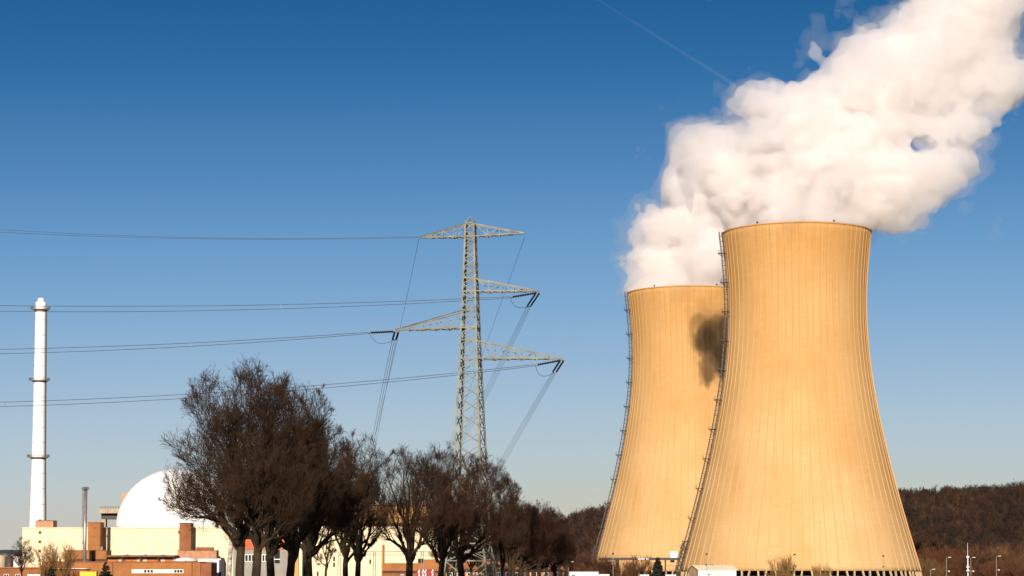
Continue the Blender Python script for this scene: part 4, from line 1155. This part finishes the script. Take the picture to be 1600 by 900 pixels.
# conifers
NEEDLE = mat('needles', (0.014, 0.016, 0.007), 0.9, col2=(0.006, 0.007, 0.004), scale=.8)
def conifer_meshes(seed, H, W, whorls=18, per=11, needles=16):
    rng = np.random.default_rng(seed); tk, cr = Acc(), Acc()
    p, r = grow(rng, np.array([[0, 0, -.2]]), np.array([[0, 0, 1.0]]), np.array([H * .98]), np.array([H * .018]), np.array([.02]), 6, .004, 0)
    tk.q(*tubes(p, r, 7))
    z = np.repeat(np.linspace(.08, .97, whorls), per) * H; n = len(z); z = z + rng.normal(0, H * .012, n)
    a = rng.uniform(0, 2*math.pi, n); L = W * (1 - z / H) ** .85 * rng.uniform(.7, 1.15, n) + W * .05
    d = np.stack([np.cos(a), np.sin(a), rng.uniform(-.25, .15, n)], -1); d /= np.linalg.norm(d, axis=1)[:, None]
    p2, r2 = grow(rng, np.stack([np.zeros(n), np.zeros(n), z], -1), d, L, np.full(n, H * .004), np.full(n, H * .0015), 4, .05, .05)
    cr.q(*tubes(p2, r2, 3))
    q, dd, rr, t = children(rng, p2, r2, needles, .1, 1, .5, 1.1)
    ln = L.repeat(needles) * .26 * rng.uniform(.5, 1.1, len(q)) + H * .012
    dd[:, 2] -= .15; dd /= np.linalg.norm(dd, axis=1)[:, None]
    cr.t(*cones(q, q + dd * ln[:, None], np.full(len(q), H * .012)))
    return tk.mesh('trunk', BARK), cr.mesh('crown', NEEDLE)
CON = conifer_meshes(60, 16, 4.4, 24, 14, 26); CON2 = conifer_meshes(61, 12, 4.0, 18, 13, 24)
def conifer(label, ms, px, ytop, Y, H, z0=None, sx=1.0, rz=0.0):
    g = float(ground_z(0, Y)) if z0 is None else z0; s = (Z(ytop, Y) - g) / H
    o = thing('conifer_tree', label, 'tree', (X(px, Y), Y, g), 'conifers'); o.scale = (s * sx, s * sx, s); o.rotation_euler = (0, 0, rz)
    link('trunk', ms[0], o); link('crown', ms[1], o)
conifer('dark green conifer in front of the rear cooling tower base', CON, 1028, 870, 800, 16, sx=1.05)
conifer('small dark conifer in front of the brown office building beside the yellow container', CON2, 165, 878, 690, 12, sx=.95)
conifer('small dark conifer at the left end of the brown office building', CON2, 80, 884, 690, 12, sx=.8, rz=1)

# ------------------------------------------------------------------ wooded hill
def forest():
    rng = np.random.default_rng(77)
    N = 5200
    # only where the photograph shows the slope, with a margin
    sel = rng.uniform(0, 1, N) < .80
    px = np.where(sel, rng.uniform(1385, 1680, N), rng.uniform(850, 985, N))
    Y = HILL_FOOT + 20 + (HILL_CREST + 140 - HILL_FOOT) * rng.uniform(0, 1, N) ** 1.0
    x = (px - 800) / F * Y; z = hill_z(x, Y)
    H = rng.uniform(12, 21, N)
    con = (rng.uniform(0, 1, N) < np.where((px < 1465) & (px > 1300) & (Y > HILL_CREST - 60), .75, np.where(px < 1000, .16, .03)))
    H = np.where(con, rng.uniform(15, 21, N), H)
    tk, cr, cn = Acc(), Acc(), Acc()
    bs = np.stack([x, Y, z], -1)
    # trunks
    tp = bs.copy(); tp[:, 2] += H * .9; tp[:, :2] += rng.normal(0, .4, (N, 2))
    b0 = bs.copy(); b0[:, 2] -= .5
    tk.t(*cones(b0, tp, H * .016))
    tone = rng.choice(3, N, p=(.5, .32, .18)); crs = [Acc(), Acc(), Acc()]
    for tn in range(3):
      cr = crs[tn]; D = np.where(~con & (tone == tn))[0]; nb = 34
      par = np.repeat(D, nb); t = rng.uniform(.28, .92, len(par))
      s = bs[par] * (1 - t)[:, None] + tp[par] * t[:, None]
      a = rng.uniform(0, 2*math.pi, len(par)); el = rng.uniform(.35, 1.25, len(par))
      L = H[par] * rng.uniform(.16, .36, len(par)) * (1.15 - .6 * t)
      d = np.stack([np.cos(a)*np.cos(el), np.sin(a)*np.cos(el), np.sin(el)], -1)
      e = s + d * L[:, None]
      cr.t(*cones(s, e, np.full(len(par), .16)))
      nt = 4
      s2 = np.repeat(s + d * (L * .45)[:, None], nt, 0) + np.repeat(d * (L * .5)[:, None], nt, 0) * rng.uniform(0, 1, (len(par) * nt, 1))
      d2 = np.repeat(d, nt, 0) + rng.normal(0, .55, (len(par) * nt, 3)); d2 /= np.linalg.norm(d2, axis=1)[:, None]
      cr.t(*cones(s2, s2 + d2 * (np.repeat(L, nt) * rng.uniform(.3, .6, len(s2)))[:, None], np.full(len(s2), .12)))
    C = np.where(con)[0]; nb = 60; par = np.repeat(C, nb); t = rng.uniform(.12, .98, len(par))
    s = bs[par] * (1 - t)[:, None] + tp[par] * t[:, None]; a = rng.uniform(0, 2*math.pi, len(par))
    d = np.stack([np.cos(a), np.sin(a), np.full(len(par), -.25)], -1)
    cn.t(*cones(s, s + d * (H[par] * .24 * (1.05 - t))[:, None], np.full(len(par), .5)))
    root = bpy.data.objects.new('woodland', None); COL.objects.link(root); root.location = (0, 0, 0)
    tag(root, 'dark leafless wood covering the hillside behind the cooling towers', 'woodland', kind='stuff')
    WT = mat('wood_trunk', (.09, .055, .035), .95, col2=(.04, .025, .016), scale=.05)
    WC = [mat('wood_crown_dark', (.030, .014, .008), .95, col2=(.011, .007, .005), scale=.02, detail=3), mat('wood_crown_rust', (.075, .030, .012), .95, col2=(.030, .014, .007), scale=.02, detail=3), mat('wood_crown_ochre', (.085, .050, .022), .95, col2=(.035, .020, .010), scale=.02, detail=3)]
    for nm, ac, m_ in (('trunks', tk, WT), ('dark_bare_crowns', crs[0], WC[0]), ('rust_bare_crowns', crs[1], WC[1]), ('ochre_bare_crowns', crs[2], WC[2]), ('conifer_crowns', cn, NEEDLE)):
        tag(link(nm, ac.mesh(nm, m_), root), kind='stuff')
forest()
def hill_conifer(label, px, ytop, hpx, sx, rz):
    for Y in np.arange(HILL_FOOT + 10, HILL_CREST + 60, 10.0):
        z = float(hill_z(X(px, Y), Y))
        if HORIZON - (z - EYE) / Y * F <= ytop + hpx: break
    conifer(label, CON, px, ytop, Y, 16, z, sx, rz)
hill_conifer('lone dark conifer on the wooded hillside at the right', 1503, 780, 34, .8, 1)
hill_conifer('pointed dark conifer at the left end of the wooded slope beside the rear tower', 898, 817, 38, 0.1, 2)
hill_conifer('dark conifer in the middle of the slope beside the rear tower', 919, 812, 38, 0.2, 3)
hill_conifer('dark conifer high on the slope close to the rear tower edge', 927, 808, 38, 0.2, 4)

# ------------------------------------------------------------------ steam plumes
def lattice_noise(rng, shape, org, vox, wl):
    """smooth value noise on a grid, feature size wl metres"""
    n = [int(shape[i] * vox / wl) + 4 for i in range(3)]
    L = rng.uniform(-1, 1, n).astype(np.float32)
    out = L
    for ax in range(3):
        c = np.arange(shape[ax]) * vox / wl + rng.uniform(0, 1)
        i = c.astype(int); f = (c - i).astype(np.float32); f = f * f * (3 - 2 * f)
        sh_ = [1, 1, 1]; sh_[ax] = -1; f = f.reshape(sh_)
        out = np.take(out, i, ax) * (1 - f) + np.take(out, i + 1, ax) * f
    return out
def surface_nets(F_, org, vox):
    """closed quad mesh of the set F_ < 0"""
    s = F_ < 0
    s[0] = s[-1] = False; s[:, 0] = s[:, -1] = False; s[:, :, 0] = s[:, :, -1] = False
    Fv = np.where(s, np.minimum(F_, -1e-3), np.maximum(F_, 1e-3)).astype(np.float32)
    nx, ny, nz = F_.shape
    cnt = np.zeros((nx-1, ny-1, nz-1), np.float32); acc = np.zeros((nx-1, ny-1, nz-1, 3), np.float32)
    co = [(i, j, k) for i in (0, 1) for j in (0, 1) for k in (0, 1)]
    sub = lambda A, c: A[c[0]:nx-1+c[0], c[1]:ny-1+c[1], c[2]:nz-1+c[2]]
    for a in co:
        for ax in range(3):
            if a[ax]: continue
            b = tuple(a[q] + (q == ax) for q in range(3))
            fa, fb = sub(Fv, a), sub(Fv, b); m = (fa < 0) != (fb < 0)
            t = np.where(m, fa / (fa - fb + (~m)), 0)
            for q in range(3): acc[..., q] += np.where(m, a[q] + (t if q == ax else 0), 0)
            cnt += m
    act = cnt > 0; ids = np.full(cnt.shape, -1, np.int64); ids[act] = np.arange(act.sum())
    V = (np.argwhere(act) + acc[act] / cnt[act][:, None]) * vox + org
    Q = []
    for ax in range(3):
        u, v = (ax + 1) % 3, (ax + 2) % 3
        sl0 = [slice(None)] * 3; sl1 = [slice(None)] * 3; sl0[ax] = slice(0, -1); sl1[ax] = slice(1, None)
        cross = s[tuple(sl0)] != s[tuple(sl1)]
        e = np.argwhere(cross)
        if not len(e): continue
        ins = s[tuple(sl0)][cross]
        def cell(du, dv):
            c = e.copy(); c[:, u] -= du; c[:, v] -= dv; return ids[c[:, 0], c[:, 1], c[:, 2]]
        q = np.stack([cell(1, 1), cell(0, 1), cell(0, 0), cell(1, 0)], -1)
        q[~ins] = q[~ins][:, ::-1]
        Q.append(q)
    return V, np.concatenate(Q)
def plume_field(puffs, seed, vox, kids, pad=10.0, extra=()):
    """puffs: centres and radii in metres; smaller billows are grown on them; returns the distance field"""
    rng = np.random.default_rng(seed)
    S = [(np.array(c, float), r) for c, r in puffs]
    allS = list(S)
    for c, r in S:
        rk_ = np.random.default_rng(int(abs(c[0]) * 97 + abs(c[2]) * 1013 + seed))
        for _ in range(kids):
            d = rk_.normal(0, 1, 3); d /= np.linalg.norm(d)
            rk = r * rk_.uniform(.22, .40)
            allS.append((c + d * (r * rk_.uniform(.74, .94)), rk))
    allS += [(np.array(c, float), r) for c, r in extra]
    C = np.array([c for c, r in allS]); Rr = np.array([r for c, r in allS])
    lo = np.floor(((C - Rr[:, None]).min(0) - pad) / 25) * 25; hi = np.ceil(((C + Rr[:, None]).max(0) + pad) / 25) * 25
    shp = tuple(((hi - lo) / vox).astype(int) + 2)
    ax = [lo[i] + np.arange(shp[i]) * vox for i in range(3)]
    acc = np.zeros(shp, np.float32); k = 2.2
    for c, r in allS:
        m = r + 5 * k
        sl = tuple(slice(max(0, int((c[i] - m - lo[i]) / vox)), min(shp[i], int((c[i] + m - lo[i]) / vox) + 2)) for i in range(3))
        g = [ax[i][sl[i]] - c[i] for i in range(3)]
        d = np.sqrt(g[0][:, None, None]**2 + g[1][None, :, None]**2 + g[2][None, None, :]**2) - r
        acc[sl] += np.exp(-np.clip(d, -12 * k, 40) / k).astype(np.float32)
    sd = -k * np.log(acc + 1e-4)
    nz = 0
    for wl_, am in ((30, 5.0), (17, 3.6), (8.5, 2.6), (4.2, 1.7), (2.3, .6)):
        n_ = lattice_noise(rng, shp, lo, vox, wl_)
        nz = nz + (.75 - np.abs(n_) * 2.2) * am if wl_ < 20 else nz + n_ * am
    return sd, nz, lo, shp, ax, rng
STEAM = volume_mat('steam', 0.13, (0.988, 0.967, 0.955), 0.2)
CORE = volume_mat('dense_steam', 0.30, (0.988, 0.967, 0.955), 0.2)
WISP = volume_mat('thin_steam', 0.018, (0.98, 0.965, 0.95), 0.25)
def plume(label, puffs_px, tower_xy, Y0, seed, vox, kids, holes=()):
    k = Y0 / F
    puffs = []
    for px, py, r, dy in puffs_px:
        puffs.append((P(px, py, Y0 + dy), r * (Y0 + dy) / F))
    sd, nz, lo, shp, ax, rng = plume_field(puffs, seed, vox, kids)
    n9 = lattice_noise(rng, shp, lo, vox, 9); n18 = lattice_noise(rng, shp, lo, vox, 18); n5 = lattice_noise(rng, shp, lo, vox, 4.5)
    GX, GY, GZ = ax[0][:, None, None], ax[1][None, :, None], ax[2][None, None, :]
    # ragged gaps torn through the thin part of the steam
    gap = None
    for px, py, rx, rz in holes:
        c = P(px, py, Y0); dv = c - np.array((0, 0, EYE)); dv /= np.linalg.norm(dv)
        q = [GX - c[0], GY - c[1], GZ - c[2]]
        al = q[0]*dv[0] + q[1]*dv[1] + q[2]*dv[2]
        dist = np.sqrt(((q[0]-al*dv[0]) / (rx * k))**2 + ((q[2]-al*dv[2]) / (rz * k))**2)
        gg = (1 - dist) * k * (rx + rz) / 2 + n9 * 3.6 + n5 * 2.4 - .6
        gap = gg if gap is None else np.maximum(gap, gg)
    rad = np.sqrt((GX - tower_xy[0])**2 + (GY - tower_xy[1])**2)
    inside = np.maximum(rad - (float(tr(TOP_Z)) - 1.6), TOP_Z - 9.0 - GZ)
    below = (GZ < TOP_Z + .8) & (rad < 31)
    skirt = np.where(rad >= 31, (TOP_Z + 1.5 - GZ) - .55 * (rad - 31) + nz * .6, -50.0)   # clear of the shell outside the rim
    # the steam thins out as it drifts away from the tower's mouth
    far = np.sqrt((GX - tower_xy[0])**2 + (GZ - TOP_Z)**2)
    thin = np.clip((far - 35) / 75, 0, 1.0)
    o = thing('steam_plume', label, 'steam plume', (tower_xy[0], tower_xy[1], TOP_Z), 'steam plumes')
    body = sd + nz + n18 * 3.0 * thin
    if gap is not None: body = np.maximum(body, gap)
    core = sd + nz * 1.15 + 4.0 + 7.5 * thin + n18 * 4.0
    if gap is not None: core = np.maximum(core, gap + 2)
    wisp = sd + nz * 1.5 - 4.0 + n9 * 6.5 + n18 * 5.0 + n5 * 2.0
    if gap is not None: wisp = np.maximum(wisp, gap - 3.5)
    for nm, fld, m_, keep in (('billow', body, STEAM, 1), ('core', core, CORE, 1), ('wisp', wisp, WISP, 0)):
        f = np.where(below, np.maximum(fld, inside), fld) if keep else np.where(below, 5.0, fld)
        f = np.maximum(f, skirt)
        V, Q = surface_nets(f, lo, vox)
        link(nm, np_mesh(nm, V - np.array(o.location), Q, [], m_, True), o)
    return o
near = [(1243, 356, 96, 0), (1200, 335, 52, 0), (1290, 335, 60, 0), (1240, 300, 84, 0), (1168, 300, 46, -5), (1140, 272, 32, -4), (1122, 246, 22, 4), (1104, 264, 16, 0), (1100, 242, 14, 0), (1118, 296, 17, 0), (1104, 286, 9, 0),
        (1300, 270, 88, 4), (1360, 300, 62, 4), (1405, 315, 48, 2), (1442, 312, 32, 0), (1462, 292, 24, 0), (1210, 245, 58, 5), (1280, 205, 70, 8), (1350, 230, 66, 8),
        (1395, 265, 46, 0), (1185, 165, 26, 10), (1205, 150, 18, 10), (1232, 175, 34, 6), (1250, 160, 26, 10), (1290, 130, 46, 12), (1335, 115, 54, 12), (1380, 155, 58, 12), (1360, 75, 34, 14), (1430, 120, 52, 14), (1460, 165, 40, 14), (1486, 208, 24, 10), (1466, 262, 30, 6), (1438, 276, 30, 4), (1392, 212, 30, 8), (1500, 165, 34, 14), (1528, 178, 24, 16), (1504, 214, 18, 10), (1496, 250, 16, 6),
        (1420, 75, 46, 16), (1470, 55, 60, 16), (1530, 60, 42, 18), (1535, 120, 40, 18), (1562, 140, 30, 20), (1588, 128, 26, 20), (1552, 185, 16, 16), (1450, 10, 46, 18), (1520, 0, 56, 20), (1560, -60, 60, 24), (1480, -60, 60, 22), (1600, -110, 70, 28)]
rear = [(1078, 462, 80, 0), (1040, 440, 46, 0), (1030, 405, 42, 0), (1085, 400, 62, 0), (1120, 410, 60, 0), (1045, 365, 42, 0), (1100, 350, 62, 2), (1080, 318, 42, 0), (1072, 296, 32, 0), (1096, 258, 32, 0), (1114, 232, 26, 2), (1150, 360, 60, 4), (1140, 300, 60, 4), (1105, 275, 36, 2), (1190, 300, 60, 6), (1125, 238, 32, 6), (1180, 240, 50, 8), (1240, 260, 60, 10), (1300, 220, 60, 14), (1360, 180, 60, 18)]
plume('huge white steam plume drifting right from the front cooling tower', near, (TW_X, TW_Y), TW_Y, 201, 0.95, 10, holes=())
plume('white steam rising from the rear cooling tower left of the front one', rear[:-3], (TW2_X, TW2_Y), TW2_Y, 202, 1.3, 10)

# contrail high above
def contrail():
    Y = 9000.0
    a, b = P(900, -22, Y), P(1150, 134, Y * 1.35)
    o = MB().tube([a * (1 - t) + b * t for t in np.linspace(0, 1, 12)], [5 + 8 * t for t in np.linspace(0, 1, 12)], 10).build('contrail', volume_mat('ice_trail', .0006, (1, 1, 1)))
    tag(o, 'faint thin white vapour trail across the blue sky above', 'vapour trail')
contrail()
